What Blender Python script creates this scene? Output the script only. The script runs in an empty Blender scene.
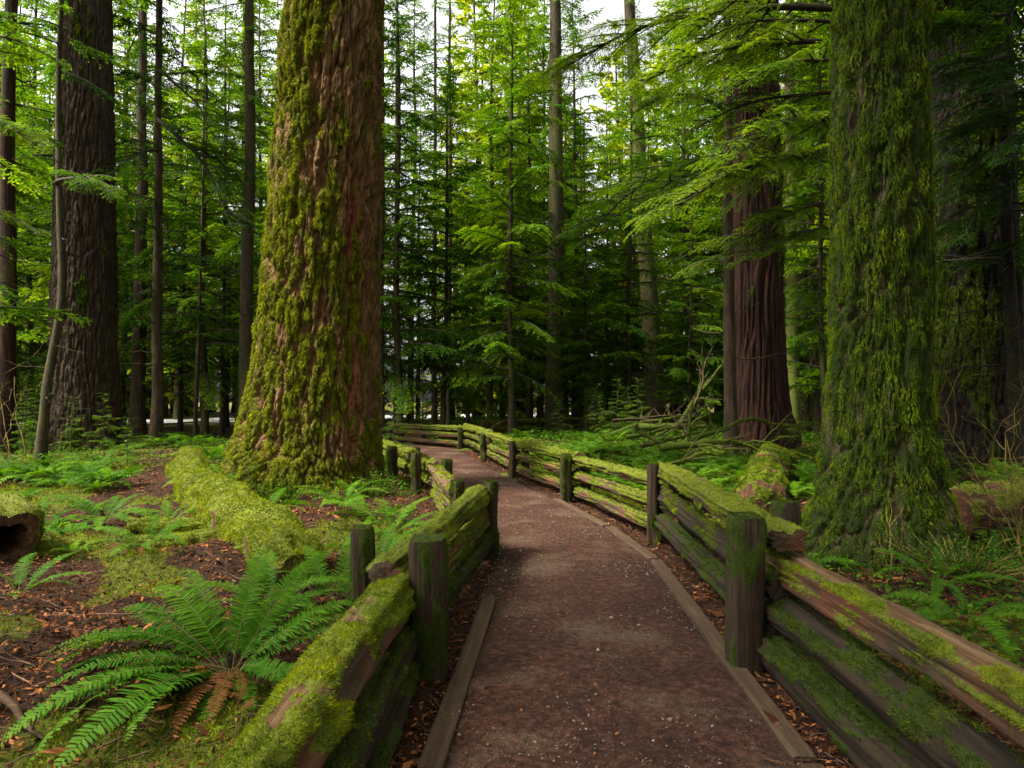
import bpy, math, random
import numpy as np
from mathutils import Matrix, Vector

random.seed(7)
RNG = np.random.default_rng(11)
sc = bpy.context.scene
COL = sc.collection
CAMZ, F, CX, HY = 1.6, 683.0, 512.0, 400.0
R_ = math.radians


def at(px, d):
    """x of a point seen at column px when it stands d metres ahead"""
    return (px - CX) / F * d


# ------------------------------------------------------------------ noise
def _hash(ix, iy, iz, seed):
    seed = int(seed) & 0xffff
    h = (ix.astype(np.uint32) * np.uint32(374761393) + iy.astype(np.uint32) * np.uint32(668265263)
         + iz.astype(np.uint32) * np.uint32(2246822519) + np.uint32((seed * 3266489917) & 0xffffffff))
    h ^= h >> np.uint32(15)
    h *= np.uint32(2246822519)
    h ^= h >> np.uint32(13)
    h *= np.uint32(3266489917)
    h ^= h >> np.uint32(16)
    return h.astype(np.float64) / 4294967295.0


def vnoise(P, seed=0):
    P = np.asarray(P, float)
    i = np.floor(P)
    f = P - i
    i = i.astype(np.int64)
    u = f * f * (3 - 2 * f)
    x, y, z = i[..., 0], i[..., 1], i[..., 2]
    ux, uy, uz = u[..., 0], u[..., 1], u[..., 2]
    out = 0
    for dx in (0, 1):
        for dy in (0, 1):
            for dz in (0, 1):
                w = (ux if dx else 1 - ux) * (uy if dy else 1 - uy) * (uz if dz else 1 - uz)
                out = out + w * _hash(x + dx, y + dy, z + dz, seed)
    return out


def fbm(P, seed=0, octs=4, gain=.5):
    P = np.asarray(P, float)
    s, a, t = 0, 1.0, 0
    for k in range(octs):
        s = s + a * vnoise(P * (2.03 ** k) + 17.3 * k, seed + k * 31)
        t += a
        a *= gain
    return s / t


def worley(P, seed=0):
    """distance to the nearest cell border (F2-F1) and a random number per cell"""
    P = np.asarray(P, float)
    i = np.floor(P).astype(np.int64)
    f1 = np.full(P.shape[:-1], 9.)
    f2 = np.full(P.shape[:-1], 9.)
    cid = np.zeros(P.shape[:-1])
    for dx in (-1, 0, 1):
        for dy in (-1, 0, 1):
            for dz in (-1, 0, 1):
                c = i + np.array([dx, dy, dz])
                r0 = _hash(c[..., 0], c[..., 1], c[..., 2], seed)
                q = c + np.stack([r0, _hash(c[..., 0], c[..., 1], c[..., 2], seed + 1), _hash(c[..., 0], c[..., 1], c[..., 2], seed + 2)], -1)
                d = np.sqrt(((P - q) ** 2).sum(-1))
                m = d < f1
                f2 = np.where(m, f1, np.minimum(f2, d))
                cid = np.where(m, r0, cid)
                f1 = np.where(m, d, f1)
    return f2 - f1, cid


def sstep(a, b, x):
    t = np.clip((x - a) / (b - a), 0, 1)
    return t * t * (3 - 2 * t)


def xyz(x, y, z=0.0):
    x, y, z = np.broadcast_arrays(np.asarray(x, float), np.asarray(y, float), np.asarray(z, float))
    return np.stack([x, y, z], -1)


# ------------------------------------------------------------------ mesh building
class MB:
    def __init__(s):
        s.V, s.F, s.M, s.A, s.n = [], [], [], {}, 0
        s.S = []

    def add(s, V, Fc, mat=0, smooth=False, **attrs):
        V = np.asarray(V, float).reshape(-1, 3)
        Fc = np.asarray(Fc, np.int64)
        if not len(V) or not len(Fc):
            return
        s.V.append(V)
        s.F.append(Fc + s.n)
        s.M.append(np.full(len(Fc), mat, np.int32))
        s.S.append(np.full(len(Fc), smooth, bool))
        for k, v in attrs.items():
            s.A.setdefault(k, []).append((s.n, np.broadcast_to(np.asarray(v, float), (len(V),))))
        s.n += len(V)

    def mesh(s, name, mats):
        me = bpy.data.meshes.new(name)
        V = np.concatenate(s.V)
        me.vertices.add(len(V))
        me.vertices.foreach_set('co', V.astype(np.float32).ravel())
        loops = np.concatenate([f.ravel() for f in s.F])
        tot = np.concatenate([np.full(len(f), f.shape[1], np.int32) for f in s.F])
        start = np.concatenate([[0], np.cumsum(tot)[:-1]]).astype(np.int32)
        me.loops.add(len(loops))
        me.loops.foreach_set('vertex_index', loops.astype(np.int32))
        me.polygons.add(len(tot))
        me.polygons.foreach_set('loop_start', start)
        me.polygons.foreach_set('loop_total', tot)
        me.polygons.foreach_set('material_index', np.concatenate(s.M))
        me.polygons.foreach_set('use_smooth', np.concatenate(s.S))
        for m in mats:
            me.materials.append(m)
        for k, parts in s.A.items():
            a = np.zeros(len(V), np.float32)
            for (o, v) in parts:
                a[o:o + len(v)] = v
            at_ = me.attributes.new(k, 'FLOAT', 'POINT')
            at_.data.foreach_set('value', a)
        me.update(calc_edges=True)
        return me


def link(name, me, parent=None, loc=(0, 0, 0), rot=None):
    o = bpy.data.objects.new(name, me)
    COL.objects.link(o)
    o.parent = parent
    o.location = loc
    if rot is not None:
        o.rotation_euler = rot
    return o


def tag(o, label=None, cat=None, group=None, kind=None):
    if label:
        o['label'] = label
    if cat:
        o['category'] = cat
    if group:
        o['group'] = group
    if kind:
        o['kind'] = kind
    return o


def thing(name, label, cat, loc=(0, 0, 0), rotz=0, group=None):
    o = link(name, None, None, loc, (0, 0, rotz))
    o.empty_display_size = .2
    return tag(o, label, cat, group)


def copy_tree(src, loc, rotz=0.0, scale=1.0, label=None, group=None, tilt=(0, 0)):
    r = src.copy()
    COL.objects.link(r)
    r.location = loc
    r.rotation_euler = (tilt[0], tilt[1], rotz)
    r.scale = (scale,) * 3 if np.isscalar(scale) else scale
    if label:
        r['label'] = label
    if group:
        r['group'] = group
    elif 'group' in r and label:
        pass
    for ch in src.children:
        c = ch.copy()
        COL.objects.link(c)
        c.parent = r
        for g in ch.children:
            d = g.copy()
            COL.objects.link(d)
            d.parent = c
    return r


def grid_faces(ni, nj, wrap=True):
    i = np.arange(ni - 1)[:, None]
    j = np.arange(nj if wrap else nj - 1)[None, :]
    j2 = (j + 1) % nj
    a, b, c, d = i * nj + j, i * nj + j2, (i + 1) * nj + j2, (i + 1) * nj + j
    return np.stack([a, b, c, d], -1).reshape(-1, 4)


def grid_normals(P, wrap=True):
    du = np.gradient(P, axis=0)
    if wrap:
        dv = np.roll(P, -1, 1) - np.roll(P, 1, 1)
    else:
        dv = np.gradient(P, axis=1)
    n = np.cross(dv, du)
    return n / (np.linalg.norm(n, axis=-1, keepdims=True) + 1e-9)


def frame(d):
    d = d / (np.linalg.norm(d, axis=-1, keepdims=True) + 1e-9)
    ref = np.where(np.abs(d[..., 2:3]) > .9, np.array([1., 0, 0]), np.array([0, 0, 1.]))
    a = np.cross(d, ref)
    a /= np.linalg.norm(a, axis=-1, keepdims=True) + 1e-9
    return a, np.cross(a, d)


def tube(P, R, k=5):
    P = np.asarray(P, float)
    R = np.broadcast_to(np.asarray(R, float), (len(P),))
    a, b = frame(np.gradient(P, axis=0))
    th = np.arange(k) * 2 * math.pi / k
    V = P[:, None] + R[:, None, None] * (a[:, None] * np.cos(th)[None, :, None] + b[:, None] * np.sin(th)[None, :, None])
    return V.reshape(-1, 3), grid_faces(len(P), k)


def quads(base, d, w, ln, wid, mid=.42):
    """diamond leaves: base point, direction d, side direction w"""
    n = len(base)
    ln, wid = np.broadcast_to(ln, (n,))[:, None], np.broadcast_to(wid, (n,))[:, None]
    V = np.stack([base, base + d * ln * mid + w * wid * .5, base + d * ln, base + d * ln * mid - w * wid * .5], 1)
    return V.reshape(-1, 3), np.arange(4 * n).reshape(n, 4)


def unit(v):
    return v / (np.linalg.norm(v, axis=-1, keepdims=True) + 1e-9)


def moss_blades(P, N, n_per, rng, ln=.02, wid=.005, down=.4, spread=.8):
    """short curved blades standing off a surface at points P with normals N"""
    n = len(P)
    d = unit(N + rng.normal(0, spread, (n, 3)) * .7 + np.array([0, 0, -down]))
    s = unit(np.cross(d, rng.normal(0, 1, (n, 3))))
    l = ln * rng.uniform(.5, 1.4, n)
    w = wid * rng.uniform(.7, 1.3, n)
    tip = d * l[:, None] * .6 + unit(d + np.array([0, 0, -down * 1.2])) * l[:, None] * .4
    V = np.stack([P - s * w[:, None] * .5, P + s * w[:, None] * .5, P + tip], 1).reshape(-1, 3)
    return V, np.arange(3 * n).reshape(n, 3)


def sample_grid(P, N, prob, n, rng, wrap=True):
    """n random surface points of a grid, with chance prob per vertex"""
    ni, nj = prob.shape
    flat = prob.ravel() / prob.sum()
    idx = rng.choice(ni * nj, size=n, p=flat)
    i, j = idx // nj, idx % nj
    i2 = np.clip(i + 1, 0, ni - 1)
    j2 = (j + 1) % nj if wrap else np.clip(j + 1, 0, nj - 1)
    u, v = rng.random(n)[:, None], rng.random(n)[:, None]
    p = (P[i, j] * (1 - u) + P[i2, j] * u) * (1 - v) + (P[i, j2] * (1 - u) + P[i2, j2] * u) * v
    return p, N[i, j]


# ------------------------------------------------------------------ materials
class Mat:
    def __init__(s, name, rough=.85, spec=.25):
        s.m = bpy.data.materials.new(name)
        s.m.use_nodes = True
        s.nt = s.m.node_tree
        s.b = s.nt.nodes['Principled BSDF']
        s.b.inputs['Roughness'].default_value = rough
        s.b.inputs['Specular IOR Level'].default_value = spec
        s.out = s.nt.nodes['Material Output']

    def node(s, t, **kw):
        n = s.nt.nodes.new(t)
        for k, v in kw.items():
            setattr(n, k, v)
        return n

    def l(s, a, b):
        s.nt.links.new(a, b)

    def coords(s, kind='Object', scale=(1, 1, 1)):
        tc = s.node('ShaderNodeTexCoord')
        mp = s.node('ShaderNodeMapping')
        mp.inputs['Scale'].default_value = scale
        if kind == 'World':
            g = s.node('ShaderNodeNewGeometry')
            s.l(g.outputs['Position'], mp.inputs['Vector'])
        else:
            s.l(tc.outputs[kind], mp.inputs['Vector'])
        return mp.outputs['Vector']

    def noise(s, vec, scale, detail=4, rough=.55, dist=0):
        n = s.node('ShaderNodeTexNoise')
        n.inputs['Scale'].default_value = scale
        n.inputs['Detail'].default_value = detail
        n.inputs['Roughness'].default_value = rough
        n.inputs['Distortion'].default_value = dist
        s.l(vec, n.inputs['Vector'])
        return n.outputs['Fac']

    def ramp(s, fac, stops):
        r = s.node('ShaderNodeValToRGB')
        e = r.color_ramp.elements
        while len(e) < len(stops):
            e.new(.5)
        for el, (p, c) in zip(e, stops):
            el.position = p
            el.color = (*c, 1) if len(c) == 3 else c
        s.l(fac, r.inputs['Fac'])
        return r.outputs['Color']

    def attr(s, name):
        a = s.node('ShaderNodeAttribute')
        a.attribute_name = name
        return a.outputs['Fac']

    def math(s, op, a, b=None, c=None, clamp=False):
        n = s.node('ShaderNodeMath', operation=op)
        n.use_clamp = clamp
        for i, v in enumerate((a, b, c)):
            if v is None:
                continue
            if isinstance(v, (int, float)):
                n.inputs[i].default_value = v
            else:
                s.l(v, n.inputs[i])
        return n.outputs[0]

    def mix(s, fac, a, b, blend='MIX'):
        n = s.node('ShaderNodeMix', data_type='RGBA', blend_type=blend)
        for sock, v in ((n.inputs[0], fac), (n.inputs[6], a), (n.inputs[7], b)):
            if isinstance(v, (int, float)):
                sock.default_value = v
            elif isinstance(v, tuple):
                sock.default_value = (*v, 1)
            else:
                s.l(v, sock)
        return n.outputs[2]

    def bump(s, h, strength=.5, dist=.02):
        n = s.node('ShaderNodeBump')
        n.inputs['Strength'].default_value = strength
        n.inputs['Distance'].default_value = dist
        s.l(h, n.inputs['Height'])
        s.l(n.outputs['Normal'], s.b.inputs['Normal'])
        return n

    def color(s, c):
        if isinstance(c, tuple):
            s.b.inputs['Base Color'].default_value = (*c, 1)
        else:
            s.l(c, s.b.inputs['Base Color'])

    def leaf(s, color, trans=.35, tint=(1.5, 1.35, .4)):
        """mix in light passing through the blade"""
        s.color(color)
        t = s.node('ShaderNodeBsdfTranslucent')
        s.l(s.mix(1.0, color, tint, 'MULTIPLY'), t.inputs['Color'])
        mx = s.node('ShaderNodeMixShader')
        mx.inputs['Fac'].default_value = trans
        s.l(s.b.outputs[0], mx.inputs[1])
        s.l(t.outputs[0], mx.inputs[2])
        s.l(mx.outputs[0], s.out.inputs['Surface'])
        return s.m


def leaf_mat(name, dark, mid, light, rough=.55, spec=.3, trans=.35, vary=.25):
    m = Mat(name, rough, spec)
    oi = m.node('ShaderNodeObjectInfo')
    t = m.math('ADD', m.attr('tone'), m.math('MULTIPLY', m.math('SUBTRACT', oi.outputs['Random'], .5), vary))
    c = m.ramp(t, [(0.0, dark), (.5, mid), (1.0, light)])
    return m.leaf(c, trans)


MOSS_D, MOSS_M, MOSS_L = (.03, .036, .003), (.1, .145, .003), (.25, .28, .006)


def moss_mat(name, d=MOSS_D, m_=MOSS_M, l_=MOSS_L):
    m = Mat(name, .9, .1)
    n = m.noise(m.coords('World'), 5.0, 4)
    n2 = m.noise(m.coords('World'), 11.0, 3)
    t = m.math('ADD', m.math('MULTIPLY', m.attr('tone'), .65), m.math('MULTIPLY', m.math('SUBTRACT', n, .2), .7))
    c = m.ramp(t, [(.2, d), (.52, m_), (.92, l_)])
    # dead brown patches
    c = m.mix(m.math('MULTIPLY', m.ramp(n2, [(.56, (0, 0, 0)), (.7, (1, 1, 1))]), .7), c, (.1, .06, .012))
    return m.leaf(c, .3, (1.1, 1.05, .5))


def wood_mat(name, stops, grain=(1, 1, 1), scale=6, moss=(MOSS_D, MOSS_M), bump=.6, dist=.03, space='Object', extra=None, rough=.9):
    """bark or wood with grain stretched by its coordinates, moss where the mesh says so"""
    m = Mat(name, rough, .2)
    v = m.coords(space, grain)
    n1 = m.noise(v, scale, 6, .62, .4)
    n2 = m.noise(v, scale * 4.3, 4, .6)
    n3 = m.noise(m.coords(space), 1.3, 3)
    f = m.math('ADD', m.math('MULTIPLY', n1, .75), m.math('MULTIPLY', n2, .35))
    c = m.ramp(f, stops)
    if extra:
        c = m.mix(m.ramp(n3, [(.45, (0, 0, 0)), (.62, (1, 1, 1))]), c, extra)
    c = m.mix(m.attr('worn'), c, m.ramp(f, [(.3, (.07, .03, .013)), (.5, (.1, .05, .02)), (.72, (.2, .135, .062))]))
    c = m.mix(m.attr('red'), c, m.ramp(f, [(.3, (.05, .012, .006)), (.7, (.26, .07, .03))]))
    mn = m.noise(m.coords(space), 38, 4)
    mc = m.ramp(m.math('ADD', m.math('MULTIPLY', mn, .6), m.math('MULTIPLY', n3, .4)), [(.3, moss[0]), (.7, moss[1])])
    k = m.math('ADD', m.attr('moss'), m.math('MULTIPLY', m.math('SUBTRACT', mn, .5), .9))
    k = m.ramp(k, [(.38, (0, 0, 0)), (.55, (1, 1, 1))])
    m.color(m.mix(k, c, mc))
    h = m.math('ADD', m.math('MULTIPLY', f, 1.0), m.math('MULTIPLY', mn, .4))
    m.bump(h, bump, dist)
    return m.m


M = {}
M['moss'] = moss_mat('moss')
M['moss_green'] = moss_mat('moss_green', (.007, .016, .001), (.028, .052, .002), (.11, .15, .004))
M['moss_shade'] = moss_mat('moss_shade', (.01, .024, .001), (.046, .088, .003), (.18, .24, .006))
M['moss_olive'] = moss_mat('moss_olive', (.03, .038, .002), (.115, .14, .003), (.28, .3, .006))
M['fir_bark'] = wood_mat('fir_bark', [(.3, (.035, .02, .013)), (.5, (.08, .043, .013)), (.72, (.25, .15, .052))], (1, 1, .22), 9,
                         ((.03, .034, .004), (.11, .10, .008)), .9, .05, 'World', (.12, .06, .026))
M['cedar_bark'] = wood_mat('cedar_bark', [(.3, (.006, .003, .002)), (.52, (.016, .006, .0035)), (.75, (.062, .022, .011))], (1, 1, .07), 11,
                           (MOSS_D, MOSS_M), .9, .05, 'World')
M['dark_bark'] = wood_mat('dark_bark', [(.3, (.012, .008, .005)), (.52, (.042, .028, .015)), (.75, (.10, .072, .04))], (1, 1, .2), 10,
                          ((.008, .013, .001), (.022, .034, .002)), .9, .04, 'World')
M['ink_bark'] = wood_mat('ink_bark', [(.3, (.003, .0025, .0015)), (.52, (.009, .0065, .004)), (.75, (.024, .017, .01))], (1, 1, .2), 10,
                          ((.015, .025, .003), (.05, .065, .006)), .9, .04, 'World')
M['pole_bark'] = wood_mat('pole_bark', [(.3, (.01, .008, .004)), (.52, (.03, .023, .011)), (.75, (.07, .054, .027))], (1, 1, .3), 14,
                          ((.03, .04, .006), (.08, .09, .012)), .6, .02, 'World')
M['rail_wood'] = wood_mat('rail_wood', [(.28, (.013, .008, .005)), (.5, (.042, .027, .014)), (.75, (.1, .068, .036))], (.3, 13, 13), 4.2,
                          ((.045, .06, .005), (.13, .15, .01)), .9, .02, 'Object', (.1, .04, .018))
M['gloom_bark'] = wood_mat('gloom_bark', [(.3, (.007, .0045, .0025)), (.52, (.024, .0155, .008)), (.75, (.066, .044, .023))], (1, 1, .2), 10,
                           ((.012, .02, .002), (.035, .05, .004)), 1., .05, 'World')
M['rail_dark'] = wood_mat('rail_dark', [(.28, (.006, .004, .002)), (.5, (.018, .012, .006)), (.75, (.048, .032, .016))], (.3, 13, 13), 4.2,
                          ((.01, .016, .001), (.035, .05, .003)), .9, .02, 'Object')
M['post_wood'] = wood_mat('post_wood', [(.3, (.015, .01, .007)), (.52, (.026, .016, .008)), (.75, (.07, .046, .024))], (.35, 12, 12), 4.4,
                          ((.01, .016, .001), (.04, .058, .003)), .9, .02)
M['rot_wood'] = wood_mat('rot_wood', [(.3, (.012, .006, .004)), (.52, (.045, .019, .01)), (.75, (.14, .06, .026))], (.4, 5, 5), 4,
                         (MOSS_D, (.12, .14, .008)), .9, .03)
M['board_wood'] = wood_mat('board_wood', [(.3, (.035, .022, .014)), (.52, (.048, .028, .015)), (.75, (.09, .056, .031))], (.4, 8, 8), 4,
                           (MOSS_D, (.1, .1, .012)), .5, .008)
M['branch_wood'] = wood_mat('branch_wood', [(.3, (.014, .009, .005)), (.55, (.045, .03, .016)), (.75, (.1, .068, .04))], (1, 1, 1), 8, ((.015, .022, .002), (.05, .07, .003)), .5, .01, 'World')
m = Mat('twig_wood', .8)
m.color(m.ramp(m.noise(m.coords('World'), 5), [(.35, (.05, .034, .01)), (.65, (.24, .17, .04))]))
M['twig_wood'] = m.m
m = Mat('needle_wood', .9)
m.color((.035, .025, .016))
M['needle_wood'] = m.m
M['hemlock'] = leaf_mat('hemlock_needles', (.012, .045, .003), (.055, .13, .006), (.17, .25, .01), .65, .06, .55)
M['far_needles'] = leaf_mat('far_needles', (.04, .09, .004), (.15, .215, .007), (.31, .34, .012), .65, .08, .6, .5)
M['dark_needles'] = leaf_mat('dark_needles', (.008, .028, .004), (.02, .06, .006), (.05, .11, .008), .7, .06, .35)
M['fern'] = leaf_mat('fern_leaf', (.012, .045, .002), (.036, .115, .003), (.12, .24, .008), .6, .08, .42)
M['dead_fern'] = leaf_mat('dead_fern_leaf', (.05, .018, .006), (.11, .04, .012), (.2, .085, .022), .8, .1, .2)
M['leaf'] = leaf_mat('shrub_leaf', (.008, .035, .003), (.026, .085, .005), (.1, .18, .01), .65, .06, .4)
M['litter'] = leaf_mat('litter_leaf', (.016, .007, .004), (.09, .032, .012), (.32, .12, .035), .85, .1, .1, 0)

m = Mat('ground_soil', .95, .15)
v = m.coords('World')
n1, n2, n3 = m.noise(v, 1.1, 5), m.noise(v, 14, 5, .65), m.noise(v, 70, 4, .7)
soil = m.ramp(m.math('ADD', m.math('MULTIPLY', n2, .6), m.math('MULTIPLY', n3, .45)),
              [(.34, (.01, .005, .003)), (.5, (.028, .012, .006)), (.64, (.07, .03, .014)), (.78, (.16, .08, .04))])
gm = m.ramp(m.math('ADD', m.math('MULTIPLY', n3, .6), m.math('MULTIPLY', n2, .4)), [(.3, (.03, .04, .004)), (.7, (.12, .13, .01))])
k = m.ramp(m.math('ADD', m.attr('moss'), m.math('MULTIPLY', m.math('SUBTRACT', n2, .5), 1.1)), [(.4, (0, 0, 0)), (.6, (1, 1, 1))])
m.color(m.mix(k, soil, gm))
m.bump(m.math('ADD', n2, m.math('MULTIPLY', n3, .6)), 1.0, .06)
M['ground'] = m.m

m = Mat('path_gravel_soil', .9, .2)
n1, n2, n3 = m.noise(v2 := m.coords('World'), 1.2, 4), m.noise(v2, 22, 5, .7), m.noise(v2, 130, 3, .7)
base = m.ramp(m.math('ADD', m.math('MULTIPLY', n2, .5), m.math('ADD', m.math('MULTIPLY', n3, .3), m.math('MULTIPLY', n1, .2))),
              [(.37, (.009, .004, .0028)), (.5, (.062, .025, .014)), (.64, (.195, .095, .058))])
grey = m.ramp(n3, [(.35, (.06, .042, .026)), (.62, (.28, .23, .165))])
m.color(m.mix(m.math('MULTIPLY', m.ramp(n1, [(.52, (0, 0, 0)), (.7, (1, 1, 1))]), .42), base, grey))
m.bump(m.math('ADD', n2, n3), 1.0, .03)
M['path'] = m.m
m = Mat('pebble', .7, .3)
m.color(m.ramp(m.attr('tone'), [(0, (.022, .012, .008)), (.6, (.08, .048, .032)), (.9, (.17, .125, .09)), (1, (.36, .31, .25))]))
M['pebble'] = m.m
m = Mat('road_asphalt', .3, .5)
m.color(m.ramp(m.noise(m.coords('World'), 3), [(.3, (.38, .38, .37)), (.7, (.48, .48, .46))]))
M['road'] = m.m

# ------------------------------------------------------------------ the lie of the land
PATH = np.array([(.45, -4), (.46, 0), (.47, 3), (.58, 5.5), (.64, 7), (.45, 9), (.02, 11), (-.62, 13.5), (-1.15, 16), (-1.75, 19),
                 (-2.6, 22.5), (-4.3, 24.6), (-7.5, 26), (-13, 27)], float)
WID = np.array([.83, .83, .83, .82, .78, .72, .68, .66, .64, .62, .62, .62, .62, .62])


def catmull(P, n=12):
    P = np.asarray(P, float)
    Q = np.vstack([2 * P[0] - P[1], P, 2 * P[-1] - P[-2]])
    out = []
    for i in range(1, len(Q) - 2):
        t = np.linspace(0, 1, n, endpoint=False)[:, None]
        a, b, c, d = Q[i - 1], Q[i], Q[i + 1], Q[i + 2]
        out.append(.5 * (2 * b + (c - a) * t + (2 * a - 5 * b + 4 * c - d) * t ** 2 + (3 * b - a - 3 * c + d) * t ** 3))
    return np.vstack(out + [P[-1:]])


PC = catmull(np.column_stack([PATH, WID]), 14)


def path_dist_exact(x, y):
    x, y = np.broadcast_arrays(np.asarray(x, float), np.asarray(y, float))
    sh = x.shape
    x, y = x.ravel(), y.ravel()
    best = np.full(len(x), 1e9)
    near = (np.abs(x) < 20) & (y < 36) & (y > -12)
    if near.any():
        a, b = PC[:-1, :2], PC[1:, :2]
        ab = b - a
        for s in np.array_split(np.nonzero(near)[0], max(1, near.sum() // 20000 + 1)):
            p = np.column_stack([x[s], y[s]])[:, None]
            t = np.clip(((p - a) * ab).sum(-1) / (ab ** 2).sum(-1), 0, 1)
            best[s] = np.linalg.norm(p - a - ab * t[..., None], axis=-1).min(1)
    return best.reshape(sh)


_px0, _py0, _st = -20.0, -12.0, .08
_gxx, _gyy = np.meshgrid(np.arange(_px0, 20, _st), np.arange(_py0, 36, _st), indexing='ij')
_PD = path_dist_exact(_gxx, _gyy)


def path_dist(x, y):
    x, y = np.broadcast_arrays(np.asarray(x, float), np.asarray(y, float))
    u = np.clip((x - _px0) / _st, 0, _PD.shape[0] - 1.001)
    v = np.clip((y - _py0) / _st, 0, _PD.shape[1] - 1.001)
    i, j = u.astype(int), v.astype(int)
    a, b = u - i, v - j
    d = (_PD[i, j] * (1 - a) + _PD[i + 1, j] * a) * (1 - b) + (_PD[i, j + 1] * (1 - a) + _PD[i + 1, j + 1] * a) * b
    return np.where((np.abs(x) < 20) & (y < 36) & (y > -12), np.minimum(d, 50), 50.)


ROAD_A, ROAD_B = np.array([-75., 14.]), np.array([14., 87.])


def road_dist(x, y):
    d = unit((ROAD_B - ROAD_A)[None])[0]
    return np.abs((x - ROAD_A[0]) * d[1] - (y - ROAD_A[1]) * d[0])


def gh(x, y):
    """ground height"""
    x, y = np.broadcast_arrays(np.asarray(x, float), np.asarray(y, float))
    pd = path_dist(x, y)
    k = sstep(1.0, 3.2, pd)
    far = np.clip(np.hypot(x, y) / 30, 0, 1)
    h = (fbm(xyz(x / 3.1, y / 3.1), 3, 3) - .5) * .85 * k + (fbm(xyz(x / .7, y / .7), 5, 3) - .5) * (.03 + .24 * k)
    h = h + .16 * k * np.clip(fbm(xyz(x / .33, y / .33), 55, 3) - .48, 0, 1) * 2
    h = h * (1 - .4 * far) + .06 * k
    h = h + .14 * np.exp(-((x + 3.46) ** 2 + (y - 12.2) ** 2) / 4.5) - .22 * np.exp(-((x - 3.9) ** 2 + (y - 6.4) ** 2) / 2.5)
    h = h - .05 * (1 - sstep(.75, 1.15, pd))
    rk = 1 - sstep(8, 15, road_dist(x, y))
    return h * (1 - rk) - .12 * rk


def mossiness(x, y):
    pd = path_dist(x, y)
    n = fbm(xyz(x / 1.5, y / 1.5), 41, 4)
    lx, ly = x + 1.78, y - 5.75
    along = (lx * -.517 + ly * .856)
    off = np.abs(lx * .856 + ly * .517)
    n = n - .12 * sstep(1.2, .5, off) * (along > -.6) * (along < 9.5)
    return sstep(.49, .63, n + .1 * sstep(6, 16, np.hypot(x, y)) - .25 * (1 - sstep(.9, 1.7, pd)))


def g1(x, y):
    return float(gh(x, y))


def axis(lo, hi, n, fine, p=2.4):
    """coordinates crowded round `fine`"""
    t = np.linspace(-1, 1, n)
    s = np.sign(t) * np.abs(t) ** p
    return np.where(s < 0, fine + s * (fine - lo), fine + s * (hi - fine))


gx = axis(-320, 320, 560, 0, 3.0)
gy = axis(-60, 420, 640, 6, 3.2)
X, Y = np.meshgrid(gx, gy, indexing='ij')
b = MB()
b.add(xyz(X, Y, gh(X, Y)), grid_faces(*X.shape, wrap=False)[:, ::-1], 0, True, moss=mossiness(X, Y).ravel())
me = b.mesh('ground', [M['ground']])
tag(link('ground', me), kind='structure')

# path sheet, a gently crowned strip
nn = 420
PCs = np.column_stack([np.interp(np.linspace(0, 1, nn), np.linspace(0, 1, len(PC)), PC[:, i]) for i in range(3)])
tan = unit(np.gradient(PCs[:, :2], axis=0))
nor = np.column_stack([tan[:, 1], -tan[:, 0]])
cr = np.linspace(-1, 1, 40)
PX = PCs[:, None, 0] + nor[:, None, 0] * cr[None] * (PCs[:, None, 2] + .04)
PY = PCs[:, None, 1] + nor[:, None, 1] * cr[None] * (PCs[:, None, 2] + .04)


def path_z(x, y):
    return .012 + (fbm(xyz(x / .9, y / .9), 8, 3) - .5) * .04 + (fbm(xyz(x / .12, y / .12), 9, 2) - .5) * .02


b = MB()
b.add(xyz(PX, PY, path_z(PX, PY) - .05 * np.abs(cr)[None] ** 6), grid_faces(nn, 40, wrap=False), 0, True)
tag(link('path', b.mesh('path', [M['path']])), kind='structure')

# pebbles in the path
rng = np.random.default_rng(5)
n = 15000
s = rng.uniform(0, 1, n) ** 1.3
k = s * .62 * (len(PCs) - 1)
ii = np.clip((k + 55).astype(int), 0, nn - 1)
off = rng.uniform(-1.02, 1.02, n)
_pk = rng.random(n)
cx_, cy_ = PCs[ii, 0] + nor[ii, 0] * off * PCs[ii, 2] + rng.normal(0, .05, n), PCs[ii, 1] + nor[ii, 1] * off * PCs[ii, 2] + rng.normal(0, .05, n)
_pm = fbm(xyz(cx_ / .55, cy_ / .55), 19, 3) + .1 * (np.abs(off) > .8) + .08 * (cy_ < 4) * (cx_ < .45)
rad = (1 + .7 * (_pm > .55)) * (_pk < .25 + 1.5 * sstep(.42, .6, _pm)) * rng.uniform(.0017, .005, n) * (1 + 1.2 * (rng.random(n) > .97))
octv = np.array([(1, 0, 0), (-1, 0, 0), (0, 1, 0), (0, -1, 0), (0, 0, 1), (0, 0, -1)], float)
octf = np.array([(0, 2, 4), (2, 1, 4), (1, 3, 4), (3, 0, 4), (2, 0, 5), (1, 2, 5), (3, 1, 5), (0, 3, 5)])
V = octv[None] * rad[:, None, None] * rng.uniform(.6, 1.35, (n, 6, 1)) * np.array([1.2, 1, .75])
th = rng.uniform(0, 6.28, n)
c_, s_ = np.cos(th)[:, None], np.sin(th)[:, None]
V = np.stack([V[..., 0] * c_ - V[..., 1] * s_, V[..., 0] * s_ + V[..., 1] * c_, V[..., 2]], -1)
V += np.stack([cx_, cy_, path_z(cx_, cy_) + rad * .2], -1)[:, None]
Fp = octf[None] + (np.arange(n) * 6)[:, None, None]
b = MB()
b.add(V.reshape(-1, 3), Fp.reshape(-1, 3), 0, True, tone=np.repeat(rng.random(n), 6))
tag(link('gravel', b.mesh('gravel', [M['pebble']])), kind='stuff')

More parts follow.
